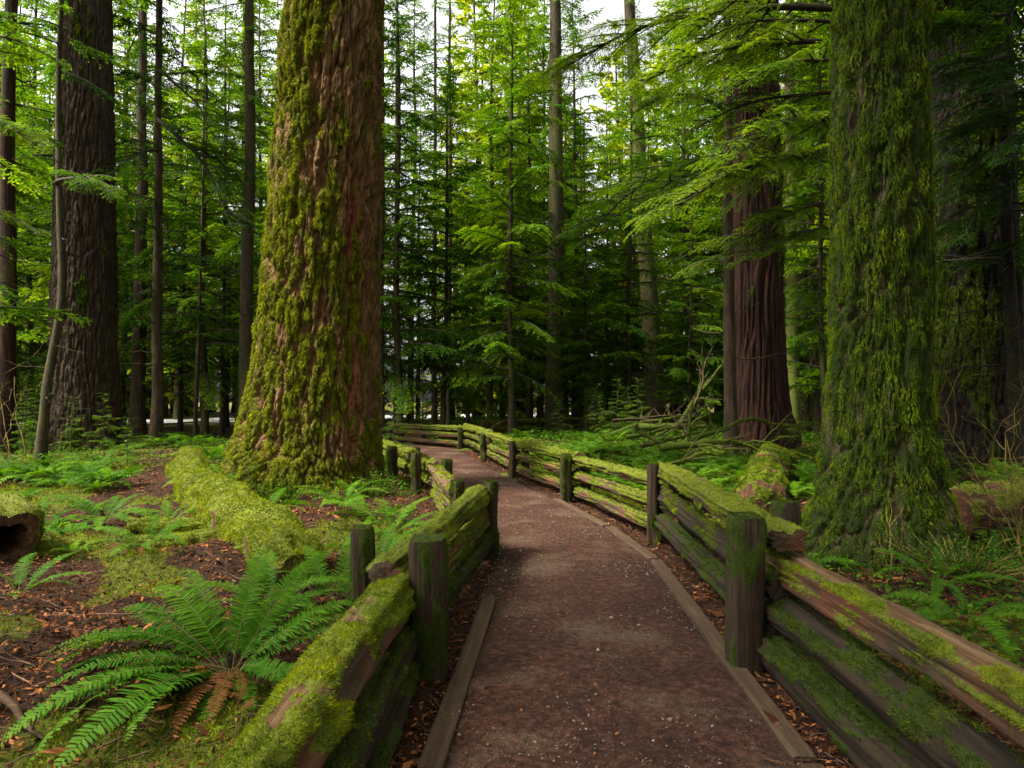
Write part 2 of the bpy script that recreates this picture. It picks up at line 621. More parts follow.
# road beyond the trees
d2 = unit((ROAD_B - ROAD_A)[None])[0]
p2 = np.array([d2[1], -d2[0]])
L_ = np.linalg.norm(ROAD_B - ROAD_A)
u = np.linspace(-.6, 1.6, 60)
w_ = np.linspace(-7.5, 7.5, 13)
RP = ROAD_A[None, None] + d2 * (u * L_)[:, None, None] + p2 * w_[None, :, None]
b = MB()
b.add(xyz(RP[..., 0], RP[..., 1], .02 - .0012 * w_[None] ** 2 + 0 * RP[..., 0]), grid_faces(60, 9, wrap=False), 0, True)
tag(link('road', b.mesh('road', [M['road']])), kind='structure')


# ------------------------------------------------------------------ logs, rails, posts
def log_mesh(name, L, a, b_, mat, rng, moss_top=.5, moss_n=2500, blade=.016, power=2.6, bend=.0, taper=0., rough=.12, vert=False,
             moss_mat_='moss', hollow=0., grain=.012, moss_extra=0., nring=None, ncirc=34, facets=0, worn=0., edge=0., end_moss=0., end_round=0.):
    """a split log along local x (or standing, with x up): rough section, grain, closed ends, moss on its upper side"""
    ni = nring or max(24, int(L / .045))
    u = np.linspace(0, 1, ni)
    phi = np.arange(ncirc) * 2 * math.pi / ncirc
    U, PH = np.meshgrid(u, phi, indexing='ij')
    sd = int(rng.integers(1, 9999))
    cs, sn = np.cos(PH), np.sin(PH)
    r = (np.abs(cs) ** power + np.abs(sn) ** power) ** (-1 / power)
    if facets:
        fa = np.arange(facets) * 2 * math.pi / facets + rng.uniform(-.35, .35, facets) * (.3 if facets == 4 else 1)
        fd = rng.uniform(.78, 1.02, facets)
        tw = rng.uniform(-.25, .25)
        rf = np.min(np.stack([fd[q] / np.maximum(np.cos(PH - fa[q] - tw * U), .2) for q in range(facets)]), 0)
        r = np.minimum(rf, 1.16)
    low = fbm(xyz(U * L * .9, cs * 1.3, sn * 1.3), sd, 3) - .5
    fine = fbm(xyz(U * L * 2.2, cs * 6, sn * 6), sd + 7, 3) - .5
    r = r * (1 + rough * 2 * low) * (1 - taper * U)
    r = r * (1 - .10 * sstep(.03, 0, np.minimum(U, 1 - U) * L / .6))
    crack = np.maximum(1 - np.abs(2 * vnoise(xyz(U * L * .8, cs * 3.4, sn * 3.4), sd + 11) - 1) * 4, 0)
    r = r * (1 - end_round * sstep(.35, 0, U * L + .25 * (fbm(xyz(cs * 2, sn * 2, 0), sd + 2, 2) - .5)))
    g = grain * 2 * fine - .9 * grain * crack
    Pc = np.stack([U * L + .012 * fine, r * cs * a + g * cs, r * sn * b_ + g * sn], -1)
    Pc[..., 1] += bend * np.sin(U * math.pi) * .7
    Pc[..., 2] += bend * np.sin(U * math.pi * 1.3 + 1) * .5
    N = grid_normals(Pc)
    if (N[ni // 2, 0] * np.array([0, 1, 0])).sum() < 0:
        N = -N
    up = N[..., 0] if vert else N[..., 2]
    patch = fbm(xyz(U * L / .26, cs * 1.1, sn * 1.1), sd + 3, 4)
    if vert:
        mo = sstep(.5, .66, patch + moss_extra - .1 * U)
    else:
        mo = sstep(.5, .78, up * .5 + (patch - .5) * 2.1 + .42 + (moss_top - .5) + moss_extra * .4)
    if edge and not vert:
        mo = np.clip(mo * sstep(.1, .5, up) * 1.0 - edge * Pc[..., 1] / a * 1.1 * sstep(.2, .6, up), 0, 1)
    puff = fbm(xyz(U * L / .09, Pc[..., 1] / .09, Pc[..., 2] / .09), sd + 13, 3)
    if moss_n and blade > .01:
        Pc = Pc + N * (mo * np.clip(puff - .38, 0, 1) * min(.09, 3.2 * blade))[..., None]
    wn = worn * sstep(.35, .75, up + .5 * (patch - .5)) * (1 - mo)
    m_ = MB()
    F_ = grid_faces(ni, ncirc)[:, ::-1]
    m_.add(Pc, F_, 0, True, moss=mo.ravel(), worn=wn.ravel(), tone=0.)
    for e, (i, sgn) in enumerate(((0, -1), (ni - 1, 1))):
        ring = Pc[i]
        c = ring.mean(0)
        if hollow:
            inner = c + (ring - c) * hollow
            deep = inner + np.array([-sgn * min(.9, L * .4), 0, 0])
            end = c + np.array([-sgn * min(.9, L * .4), 0, 0])
            lay = np.stack([ring, inner, deep, np.broadcast_to(end, ring.shape)])
            f = grid_faces(4, ncirc)
        else:
            lay = np.stack([ring, c + (ring - c) * .7 + np.array([sgn * .008, 0, 0]) * rng.uniform(-1, 1), c + (ring - c) * .3 + np.array([sgn * .006, 0, 0]),
                            c + (ring - c) * .02])
            f = grid_faces(4, ncirc)
        if sgn < 0:
            f = f  # ring order already faces outwards at the low end
        else:
            f = f[:, ::-1]
        mv = .85 if (vert and sgn > 0 and moss_extra > -.2) else 0.
        m_.add(lay, f, 0, False, moss=max(mv, end_moss), worn=0., tone=0.)
    if moss_n:
        pr = np.maximum(mo - .35, 0) ** 1.2 + 1e-9
        pr[-1] = 0
        P_, N_ = sample_grid(Pc, N, pr, moss_n, rng)
        lump = fbm(P_ / .09, sd + 13, 3)
        lump = lump * (.45 + 1.1 * fbm(P_ / .4, sd + 14, 2))
        V_, f_ = moss_blades(P_, N_, 1, rng, blade * (.5 + lump)[..., ], blade * .3, .35 if not vert else 0)
        if vert:
            V_ = V_.reshape(-1, 3, 3)
            V_[:, 2, 0] -= blade * .5
            top = rng.random((moss_n // 6, 2)) * 2 - 1
            V_ = V_.reshape(-1, 3)
            Pt = np.column_stack([np.full(len(top), L), top[:, 0] * a * .8, top[:, 1] * b_ * .8])
            Vt, ft = moss_blades(Pt, np.tile([1., 0, 0], (len(top), 1)), 1, rng, blade, blade * .3, 0)
            if moss_extra > -.2:
                m_.add(Vt, ft, 1, False, moss=1., worn=0., tone=np.repeat(rng.random(len(top)), 3))
        m_.add(V_, f_, 1, False, moss=1., worn=0., tone=np.repeat(np.clip(lump * 1.3 - .15 + rng.normal(0, .15, moss_n), 0, 1), 3))
    return m_.mesh(name, [M[mat], M[moss_mat_]])


def lay_between(o, p0, p1, roll=0., base=(0, 0, 0)):
    d = Vector(p1) - Vector(p0)
    x = d.normalized()
    y = Vector((0, 0, 1)).cross(x).normalized() if abs(x.z) < .99 else Vector((0, 1, 0))
    z = x.cross(y)
    mt = Matrix((x, y, z)).transposed().to_4x4() @ Matrix.Rotation(roll, 4, 'X')
    mt.translation = Vector(p0) - Vector(base)
    o.matrix_local = mt
    return o


def stand(o, p, rotz, base=(0, 0, 0), lean=(0, 0)):
    mt = Matrix.Rotation(lean[0], 4, 'X') @ Matrix.Rotation(lean[1], 4, 'Y') @ Matrix.Rotation(rotz, 4, 'Z') @ Matrix(((0, 0, 1, 0), (0, 1, 0, 0), (-1, 0, 0, 0), (0, 0, 0, 1))).inverted()
    mt.translation = Vector(p) - Vector(base)
    o.matrix_local = mt
    return o


def fence(label, base, posts, rails, group=None):
    """posts: (x, y, height, width); rails: (p0, p1, half width, half height, kwargs)"""
    root = thing('rail_fence', label, 'fence', base, 0, group)
    for (x, y, h, w, kw) in posts:
        rg = np.random.default_rng(int(abs(x * 911 + y * 77) * 10) % 100000)
        dist = math.hypot(x, y)
        me_ = log_mesh('post', h + .35, w / 2, w / 2 * rg.uniform(.8, 1.05), 'post_wood', rg, vert=True, moss_n=int(min(4200, 9000 * 4 / dist)),
                       blade=.012 if dist < 6 else .02, power=3.4, rough=.07, moss_extra=kw.get('moss', 0.02), moss_mat_=kw.get('mm', 'moss_green'), ncirc=28)
        o = link('post', me_, root)
        stand(o, (x, y, -.35 + min(0., g1(x, y))), rg.uniform(0, 6.28) if dist > 9 else rg.uniform(-.3, .3), base, (rg.normal(0, .02), rg.normal(0, .02)))
    for (p0, p1, a, b_, kw) in rails:
        rg = np.random.default_rng(int(abs(p0[0] * 517 + p0[1] * 131 + p0[2] * 977) * 10) % 100000)
        L = (Vector(p1) - Vector(p0)).length
        dist = max(2.0, min(math.hypot(p0[0], p0[1]), math.hypot(p1[0], p1[1])))
        kw = dict(kw)
        if 'moss_n' not in kw:
            kw['moss_n'] = int(min(16000, 5200 * L * (a + b_) / .3 * min(1, 4 / dist)))
        kw.setdefault('blade', .014 if dist < 5 else (.02 if dist < 10 else .03))
        kw.setdefault('facets', int(rg.integers(4, 7)))
        kw.setdefault('grain', .026)
        kw.setdefault('rough', .18)
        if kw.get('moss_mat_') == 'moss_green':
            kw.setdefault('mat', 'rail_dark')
        lab = kw.pop('label', None)
        me_ = log_mesh('rail', L, a, b_, kw.pop('mat', 'rail_wood'), rg, **kw)
        o = link('rail', me_, root)
        roll = rg.normal(0, .08)
        lay_between(o, p0, p1, roll, base)
        if lab:
            o['label'] = lab
    return root


K = dict
# the fence on the outer side of the bend, its near rails bare on top
rp = [(1.40, 4.17, .95, .2), (1.84, 4.5, .93, .17), (1.60, 7.8, .9, .17), (1.98, 7.75, .82, .15), (.86, 10.9, .78, .17), (1.2, 11.1, .74, .15),
      (0.0, 14.4, .76, .17), (.3, 14.6, .7, .14), (-.75, 18.2, .72, .17), (-1.72, 22.8, .7, .17), (-1.35, 22.9, .6, .15), (1.5, .15, .85, .2), (1.9, .3, .8, .17),
      (-4.7, 25.9, .62, .17), (-3.2, 24.9, .66, .16)]
rails = []
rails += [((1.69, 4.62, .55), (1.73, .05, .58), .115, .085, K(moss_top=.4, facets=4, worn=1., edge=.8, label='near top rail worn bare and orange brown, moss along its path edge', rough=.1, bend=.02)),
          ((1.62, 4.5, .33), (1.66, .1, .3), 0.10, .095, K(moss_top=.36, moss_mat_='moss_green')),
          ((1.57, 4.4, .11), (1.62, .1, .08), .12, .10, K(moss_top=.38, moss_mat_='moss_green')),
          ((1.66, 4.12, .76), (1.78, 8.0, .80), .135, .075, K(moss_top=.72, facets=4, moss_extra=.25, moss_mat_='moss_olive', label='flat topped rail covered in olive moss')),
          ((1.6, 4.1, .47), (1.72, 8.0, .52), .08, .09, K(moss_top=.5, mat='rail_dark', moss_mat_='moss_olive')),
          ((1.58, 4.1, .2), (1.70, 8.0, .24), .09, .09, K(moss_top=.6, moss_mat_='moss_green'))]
chain = [(1.76, 7.65), (1.02, 11.05), (.14, 14.5), (-.62, 18.3), (-1.55, 22.9), (-4.6, 26.1), (-9.5, 27.6)]
for i in range(len(chain) - 1):
    (xa, ya), (xb, yb) = chain[i], chain[i + 1]
    d = unit(np.array([[xb - xa, yb - ya]]))[0] * .18
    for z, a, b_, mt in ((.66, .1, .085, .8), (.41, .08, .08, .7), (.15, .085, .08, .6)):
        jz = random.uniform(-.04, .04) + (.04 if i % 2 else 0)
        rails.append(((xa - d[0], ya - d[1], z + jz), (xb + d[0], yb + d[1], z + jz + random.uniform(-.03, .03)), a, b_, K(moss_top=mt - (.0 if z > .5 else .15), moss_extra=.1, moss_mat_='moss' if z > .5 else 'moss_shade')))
fence('long split-rail fence along the outer bend of the path, its near top rail worn bare', (1.4, 4.17, 0),
      [(*p, K(moss=.02 if i in (2, 6) else .09)) for i, p in enumerate(rp)], rails)

# the fence on the inner side, capped with the thick mossy log
lp = [(-.48, 4.08, .82, .2), (-.92, 4.3, .8, .18), (-.2, 7.1, .8, .135), (-.57, 7.35, .73, .17), (-1.08, 11.4, .6, .17), (-1.58, 11.3, .72, .17),
      (-2.05, 14.6, .58, .17), (-2.4, 13.8, .66, .19), (-.5, .9, .75, .2), (-.95, 1.0, .7, .18), (-3.5, 18.3, .6, .17)]
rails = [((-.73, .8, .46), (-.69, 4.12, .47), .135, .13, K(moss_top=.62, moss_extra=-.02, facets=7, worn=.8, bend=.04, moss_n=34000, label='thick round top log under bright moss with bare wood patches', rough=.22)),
         ((-.69, .8, .23), (-.66, 4.1, .22), .11, .10, K(moss_top=.45, mat='rail_dark', moss_n=9000)),
         ((-.66, .8, .05), (-.63, 4.1, .04), .11, .1, K(moss_top=.5, moss_mat_='moss_green')),
         ((-.73, 3.95, .58), (-.3, 7.25, .62), .105, .10, K(moss_top=.85, moss_extra=.25, moss_n=12000)),
         ((-.67, 4.1, .36), (-.26, 7.25, .4), .085, .085, K(moss_top=.6)),
         ((-.65, 4.1, .13), (-.24, 7.25, .15), .09, .09, K(moss_top=.45, moss_mat_='moss_green')),
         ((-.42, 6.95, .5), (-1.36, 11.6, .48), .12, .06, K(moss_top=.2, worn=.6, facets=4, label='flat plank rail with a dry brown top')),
         ((-.4, 6.95, .27), (-1.32, 11.6, .27), .09, .08, K(moss_top=.5)),
         ((-.4, 6.95, .08), (-1.32, 11.6, .07), .09, .08, K(moss_top=.5)),
         ((-1.3, 11.2, .5), (-2.25, 14.7, .48), .1, .09, K(moss_top=.85, moss_extra=.2)),
         ((-1.28, 11.2, .24), (-2.2, 14.7, .22), .09, .09, K(moss_top=.7)),
         ((-2.15, 14.2, .5), (-3.6, 18.6, .48), .1, .09, K(moss_top=.85, moss_extra=.2)),
         ((-2.15, 14.2, .22), (-3.6, 18.6, .2), .1, .09, K(moss_top=.7))]
fence('short stepped split-rail fence beside the sword ferns, capped by a thick mossy log', (-.48, 4.08, 0), [(*p, K(moss=.11)) for p in lp], rails)

# a third fence behind the bend
fp = [(-1.0, 26.5, .8, .2), (1.1, 28.6, .8, .18), (4.9, 31.6, .85, .18), (9.4, 33.6, .85, .18)]
ch = [(-1.2, 26.4), (1.1, 28.7), (4.9, 31.7), (9.6, 33.8)]
rails = []
for i in range(3):
    for z in (.7, .45, .18):
        rails.append(((*ch[i], z), (*ch[i + 1], z + random.uniform(-.04, .05)), .11, .1, K(moss_top=.75, moss_extra=.15, moss_mat_='moss')))
fence('distant split-rail fence running behind the ferns past the dark-footed pole tree', (-1.0, 26.5, 0), [(*p, K()) for p in fp], rails)

# edging boards
boards = [((-.357, 2.97), (-.178, 5.52), 'plain plank edging the path below the thick mossy log'),
          ((-.385, .35), (-.36, 2.92), 'worn plank edging the path at the foot of the near mossy post'),
          ((1.31, .5), (1.30, 3.0), 'long plank edging the path beneath the bare-topped rail'),
          ((1.30, 3.06), (1.43, 6.8), 'long plank edging the path past the tall corner post'),
          ((1.42, 6.87), (1.22, 8.6), 'short plank edging the path before the middle fence post'),
          ((1.19, 8.66), (.70, 11.0), 'plank edging the outer bend of the path, half covered by soil')]
for (p0, p1, lab) in boards:
    rg = np.random.default_rng(int(abs(p0[1] * 313)))
    L = math.dist(p0, p1)
    o = link('edging_board', log_mesh('edging_board', L, .058, .026, 'board_wood', rg, moss_top=-.6, moss_n=0, power=7, rough=.03, grain=.002, blade=.01))
    lay_between(o, (*p0, -.002), (*p1, .0))
    tag(o, lab, 'edging board', 'planks edging the path')

# fallen logs
def fallen(name, label, cat, p0, p1, r, seed, **kw):
    rg = np.random.default_rng(seed)
    L = (Vector(p1) - Vector(p0)).length
    kw.setdefault('moss_n', 6000)
    kw.setdefault('ncirc', 48)
    kw.setdefault('blade', .03)
    o = link(name, log_mesh(name, L, r, r * .95, kw.pop('mat', 'rot_wood'), rg, power=kw.pop('power', 2.0), **kw))
    lay_between(o, p0, p1)
    return tag(o, label, cat)


fallen('fallen_log', 'long fallen log under thick yellow-green moss pointing at the big mossy fir', 'log', (-1.78, 5.75, .14), (-6.4, 13.4, .34), .27, 3,
       moss_n=70000, moss_top=.9, moss_extra=.35, bend=.16, rough=.46, blade=.028, taper=-.3, end_moss=.5, end_round=.55)
fallen('fallen_log', 'rotten hollow log with a dark open end, ferns growing on its mossy back', 'log', (-4.55, 6.2, .28), (-9.5, 9.6, .4), .40, 4,
       moss_n=14000, moss_top=.75, moss_extra=.1, hollow=.6, bend=.1, rough=.34, end_round=.3, end_moss=.34)
fallen('fallen_log', 'low half-buried log like a green ridge beside the hollow log', 'log', (-4.6, 6.55, .1), (-2.75, 7.5, .08), .13, 5, moss_n=9000, moss_top=.9, moss_extra=.4, rough=.3, blade=.024)
fallen('fallen_log', 'thin half-buried mossy log parallel to the green ridge', 'log', (-4.3, 7.7, .16), (-2.6, 8.2, .1), .1, 6, moss_n=5000, moss_top=.9, moss_extra=.4, rough=.3)
fallen('fallen_log', 'short thick mossy log at the foot of the shaggy trunk', 'log', (3.1, 8.6, .22), (4.4, 11.6, .5), .34, 8, moss_n=16000, moss_top=.5, moss_extra=.15, rough=.36, end_round=.6, end_moss=.3,
       moss_mat_='moss_shade')
fallen('fallen_log', 'dark log with crumbling red rot beyond the shaggy trunk', 'log', (5.2, 8.1, .25), (9.5, 9.4, .45), .33, 9, moss_n=5000, moss_top=.45, rough=.25, moss_mat_='moss_green')


# ------------------------------------------------------------------ branches lying and leaning
def crooked(p0, p1, r, rng, n=14, wob=.06, tip=.25, sag=0.):
    p0, p1 = np.array(p0, float), np.array(p1, float)
    t = np.linspace(0, 1, n)[:, None]
    P = p0 + (p1 - p0) * t
    L = np.linalg.norm(p1 - p0)
    sd = int(rng.integers(1, 9999))
    w = fbm(xyz(t * 4, np.arange(3)[None] * 9.1, 0), sd, 3) - .5
    P = P + w * wob * L * 2 * np.sin(t * math.pi * .8 + .3) + np.array([0, 0, -1]) * sag * L * 4 * t * (1 - t)
    return P, r * (1 - (1 - tip) * t[:, 0])


def branch_thing(name, label, p0, p1, r, seed, twigs=3, moss=.5, sag=0., cat='branch', mat='branch_wood', wob=.05, group=None):
    rg = np.random.default_rng(seed)
    P, Rr = crooked(p0, p1, r, rg, wob=wob, sag=sag)
    b = MB()
    V, f = tube(P, Rr, 8)
    lump = 1 + .0 * V[:, 0]
    b.add(V, f, 0, True, moss=np.clip(moss + .9 * (fbm(V * 2.1, seed) - .5), 0, 1), tone=0.)
    for k in range(twigs):
        i = int(rg.integers(3, 12))
        d = unit(rg.normal(0, 1, 3) + np.array([0, 0, .5]) + 1.1 * unit(P[-1] - P[0]))
        Q, Rq = crooked(P[i], P[i] + d * np.linalg.norm(np.subtract(p1, p0)) * rg.uniform(.15, .4), Rr[i] * .5, rg, 9, .1)
        V, f = tube(Q, Rq, 5)
        b.add(V, f, 0, True, moss=moss * .8, tone=0.)
    if moss > .3:
        n = int(900 * np.linalg.norm(P[-1] - P[0]) * r / .05)
        n = min(n, 5000)
        t = rg.random(n) * (len(P) - 1.01)
        i = t.astype(int)
        c = P[i] + (P[i + 1] - P[i]) * (t - i)[:, None]
        nv = unit(rg.normal(0, 1, (n, 3)) + np.array([0, 0, .7]))
        V, f = moss_blades(c + nv * Rr[i][:, None] * .85, nv, 1, rg, .03, .01, .5)
        b.add(V, f, 1, False, moss=1., tone=np.repeat(rg.random(n), 3))
    o = link(name, b.mesh(name, [M[mat], M['moss']]))
    return tag(o, label, cat, group)


BR = [
    ('long level mossy branch lying in front of the red-barked cedar', (at(660, 12), 12, .75), (at(815, 12.6), 12.6, .5), .075, .9, -.05),
    ('dark bare branch leaning up towards the cedar, pointed end in the air', (at(682, 20), 20, .25), (at(715, 20.5), 20.5, 3.2), .06, .1, 0),
    ('thick mossy limb slanting down behind the leaning dark branch', (at(672, 23), 23, .3), (at(722, 22), 22, 2.5), .16, .85, 0),
    ('slim mossy branch lying across the brush pile beside the grey pole tree', (at(625, 17), 17, .45), (at(705, 17.5), 17.5, .8), .06, .7, 0),
    ('brown branch propped low on the brush pile in front of the cedar', (at(640, 15), 15, .35), (at(718, 16), 16, .75), .05, .45, 0),
    ('crooked branch lying low over the ferns behind the corner fence post', (at(655, 10.5), 10.5, .35), (at(735, 12), 12, .55), .04, .5, 0),
    ('thin grey branch standing slantwise in the brush pile', (at(700, 16), 16, .2), (at(665, 17), 17, 1.25), .035, .3, 0),
    ('forked mossy branch sprawling at the foot of the grey pole tree', (at(610, 22), 22, .3), (at(680, 22), 22, .9), .08, .75, 0),
    ('mossy pole lying level between cedar and shaggy trunk', (at(785, 18), 18, .5), (at(815, 19), 19, .75), .12, .85, 0),
    ('bleached stick leaning against the far rails', (at(482, 24), 24, .35), (at(503, 24.5), 24.5, .85), .045, .0, 0),
]
BR += [
    ('long bowed mossy branch arching over the ferns towards the cedar roots', (at(690, 14), 14, .5), (at(800, 15), 15, .75), .06, .9, -.1),
    ('mossy branch dipping behind the corner post into the ferns', (at(640, 13.5), 13.5, .75), (at(700, 13), 13, .35), .05, .8, .04),
    ('bare grey pole lying over the top of the brush pile', (at(612, 19), 19, .8), (at(690, 20), 20, .95), .05, .2, 0),
    ('short mossy limb stuck upright in the brush pile', (at(688, 18), 18, .2), (at(694, 18), 18, 1.5), .06, .7, 0),
    ('thick mossy limb lying under the leaning dark branch', (at(640, 22), 22, .5), (at(705, 21), 21, .6), .13, .9, 0),
    ('thin dark stick crossing the thick mossy limb', (at(655, 19.5), 19.5, .3), (at(712, 19), 19, 1.3), .03, .2, 0)]
for i, (lab, p0, p1, r, mo, sag) in enumerate(BR):
    up_ = .22 if i not in (0, 9) else 0.
    branch_thing('fallen_branch', lab, (p0[0], p0[1], p0[2] + up_), (p1[0], p1[1], p1[2] + up_), r * .95, 200 + i, 7, mo, sag)
branch_thing('fallen_branch', 'pale peeled stick lying on red litter at the picture corner below the large fern', (-2.75, 3.5, g1(-2.75, 3.5) + .05), (-2.12, 3.15, g1(-2.12, 3.15) + .04), .03, 260, 1, 0, mat='board_wood')
branch_thing('fallen_branch', 'short pale twig on bare soil above the large fern', (-2.35, 5.0, g1(-2.35, 5.0) + .02), (-2.1, 5.25, g1(-2.1, 5.25) + .05), .012, 261, 1, 0, mat='board_wood')
branch_thing('fallen_branch', 'small reddish splinter lying on the gravel near the plank', (1.1, 3.05, .03), (1.22, 2.9, .03), .008, 262, 0, 0, mat='rot_wood')


# ------------------------------------------------------------------ giant trunks
def giant(name, label, x, y, H, r3, r_top, flare, flare_h, bark, mat, moss_fn, moss_n, seed, lean=(0, 0), blade=(.05, .012), moss_key='moss',
          fine_h=10., nT=360, dz=.03, lobes=5, flare_dir=None, down=.6, cat='tree', red_at=None, depth=1.0, furrow_bare=.7, puff=.1):
    rg = np.random.default_rng(seed)
    base_z = g1(x, y) - .08
    root = thing(name, label, cat, (x, y, base_z))
    zs = np.concatenate([np.arange(-.35, fine_h, dz), np.linspace(fine_h, H, 26)])
    th = np.arange(nT) * 2 * math.pi / nT
    Z, T = np.meshgrid(zs, th, indexing='ij')
    cs, sn = np.cos(T), np.sin(T)
    rr = r3 + (r_top - r3) * np.clip(Z / 12, 0, 1) * 1.0
    rr = np.where(Z > 12, r_top * (1 - .75 * (Z - 12) / max(H - 12, 1)), rr)
    lob = .75 + .5 * fbm(xyz(cs * lobes / 4, sn * lobes / 4, Z * .15), seed + 1, 2)
    fl = flare * lob * np.exp(-np.clip(Z, -.3, 99) / flare_h)
    if flare_dir is not None:
        fl = fl * (1 + .55 * np.cos(T - flare_dir))
    rr = rr + fl
    P = np.stack([rr * cs, rr * sn, Z], -1)
    warp = (fbm(P * np.array([1.3, 1.3, .7]), seed + 2, 2)[..., None] - .5) * .5
    if bark in ('fir', 'moss'):
        wz = fbm(P * np.array([9, 9, 3]), seed + 2, 3)[..., None] - .5
        sc3 = np.array([7.0, 7.0, .8]) if bark == 'fir' else np.array([8.5, 8.5, .8])
        e, cid = worley((P + wz * np.array([.09, .09, .3])) * sc3, seed + 3)
        e2, cid2 = worley((P + wz * np.array([.05, .05, .12])) * sc3 * np.array([2.1, 2.1, 3.2]), seed + 4)
        ridge = 1 - sstep(.0, .22, e)
        flake = np.floor(4 * fbm(P * np.array([15, 15, 5]), seed + 5, 3)) / 4
        disp = -.07 * ridge - .022 * (1 - sstep(0, .25, e2)) + .03 * (cid - .5) + .012 * (cid2 - .5) + .05 * (flake - .4) \
            + .035 * (fbm(P * np.array([30, 30, 14]), seed + 7, 3) - .5) + .05 * (fbm(P * np.array([3, 3, 1.2]), seed + 6, 2) - .5)
    elif bark == 'cedar':
        n = vnoise((P + warp * .5) * np.array([11, 11, .5]), seed + 3)
        ridge = np.maximum(1 - np.abs(2 * n - 1) * 2, 0)
        disp = -.05 * ridge + .05 * (fbm(P * np.array([20, 20, 1.2]), seed + 5, 3) - .5) + .16 * (fbm(P * np.array([2.6, 2.6, .12]), seed + 6, 2) - .5)
    disp = disp * depth
    furrow = np.clip(ridge, 0, 1)
    P[..., 0] += disp * cs
    P[..., 1] += disp * sn
    zc = np.clip(Z, 0, 99)
    P[..., 0] += lean[0] * zc
    P[..., 1] += lean[1] * zc
    N = grid_normals(P)
    if (N[40, 0] * np.array([1, 0, 0])).sum() < 0:
        N = -N
    mo = moss_fn(P, T, Z, rg, seed) * (1 - furrow_bare * sstep(.25, .8, furrow))
    b = MB()
    red = 0 * Z
    if red_at is not None:
        red = np.exp(-((T - R_(red_at)) / R_(11)) ** 2) * sstep(.3, 1.4, Z) * sstep(6.2, 4, Z) * sstep(.3, .6, fbm(P * np.array([5, 5, 1.2]), seed + 30, 3))
    b.add(P, grid_faces(len(zs), nT), 0, True, moss=mo.ravel(), tone=0., red=red.ravel())
    link('trunk', b.mesh('trunk', [M[mat]]), root)
    if moss_n:
        face = np.cos(T - math.atan2(-y, -x))
        pr = np.maximum(mo - .25, 0) * sstep(-.35, .0, face) * (Z < fine_h) * (Z > -.1)
        P_, N_ = sample_grid(P, N, pr, moss_n, rg)
        lump = fbm(P_ / np.array([.06, .06, .17]), seed + 9, 3)
        keep = lump > .3
        P_, N_, lump = P_[keep], N_[keep], lump[keep]
        ln = blade[0] * (.4 + 2.6 * np.clip(lump - .36, 0, 1))
        V, f = moss_blades(P_ + N_ * (.004 + puff * np.clip(lump - .45, 0, 1))[:, None], N_, 1, rg, ln, blade[1], down, .9)
        b = MB()
        b.add(V, f, 0, False, tone=np.repeat(np.clip(lump * 1.2 - .1 + rg.normal(0, .16, len(P_)), 0, 1), 3))
        link('moss', b.mesh('moss', [M[moss_key]]), root)
    return root


def crown_over(root, z0, z1, R, nbr, seed, leaf='hemlock', lean=(0, 0)):
    """the high crown of a giant, above the frame"""
    rg = np.random.default_rng(seed)
    b = MB()
    for i in range(nbr):
        t = (i + rg.random()) / nbr
        zz = z0 + (z1 - z0) * t
        place_spray(b, 'far', np.array([lean[0] * zz, lean[1] * zz, zz]), i * 2.4 + rg.normal(0, .4), R_(rg.uniform(-20, 8) + 22 * t), max(.8, R * (1 - t) ** .6 * rg.uniform(.5, 1.1)), rg)
    link('crown', b.mesh('crown', [M[leaf], M['needle_wood']]), root)


def moss_big_fir(P, T, Z, rg, seed):
    # moss on the light side and low down, bare red-brown bark on the other flank
    side = np.cos(T - R_(232))
    n = fbm(P * np.array([4.2, 4.2, 1.3]), seed + 20, 4)
    return sstep(.42, .64, n * .95 + .15 * side + .2 * np.exp(-np.clip(Z, 0, 99) / .9) - .0)


def moss_shaggy(P, T, Z, rg, seed):
    n = fbm(P * np.array([6, 6, 1.1]), seed + 20, 4)
    return sstep(.3, .52, n * .95 + .09 * np.cos(T - R_(200)) + .12)


def moss_little(P, T, Z, rg, seed):
    n = fbm(P * np.array([2.4, 2.4, .6]), seed + 20, 4)
    return sstep(.5, .72, n * .85 + .1 * np.exp(-Z / .8))


def moss_mid(P, T, Z, rg, seed):
    n = fbm(P * np.array([2.4, 2.4, .6]), seed + 20, 4)
    return sstep(.42, .66, n * .9 + .08 * np.cos(T - R_(200)))


def moss_ink(P, T, Z, rg, seed):
    n = fbm(P * np.array([2.4, 2.4, .6]), seed + 20, 4)
    return sstep(.52, .75, n * .9 + .12 * np.exp(-Z / .8))


T1 = giant('big_fir_tree', 'huge furrowed fir with yellow-green moss and a bare red streak, beside the mossy fallen log', at(313, 12.2), 12.2, 34, 1.10, .79, .42, 1.0,
           'fir', 'fir_bark', moss_big_fir, 260000, 21, (.04, 0), (.038, .011), 'moss_olive', 9.6, 420, .028, 6, R_(200), .9, red_at=316, depth=1.5, furrow_bare=.9, puff=.06)
T4 = giant('shaggy_tree', 'shaggy trunk draped all over in dark green moss, behind the bare-topped rail', at(878, 7.05), 7.05, 30, .50, .37, .40, .6,
           'moss', 'dark_bark', moss_shaggy, 260000, 22, (.012, 0), (.024, .006), 'moss_shade', 6.6, 300, .025, 5, R_(250), 1.6, furrow_bare=.6)
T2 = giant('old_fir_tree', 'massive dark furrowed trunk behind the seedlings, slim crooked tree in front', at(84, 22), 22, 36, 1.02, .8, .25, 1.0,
           'fir', 'gloom_bark', moss_little, 14000, 23, (-.008, 0), (.07, .025), 'moss_green', 15, 260, .05, 5, None, 1.5)
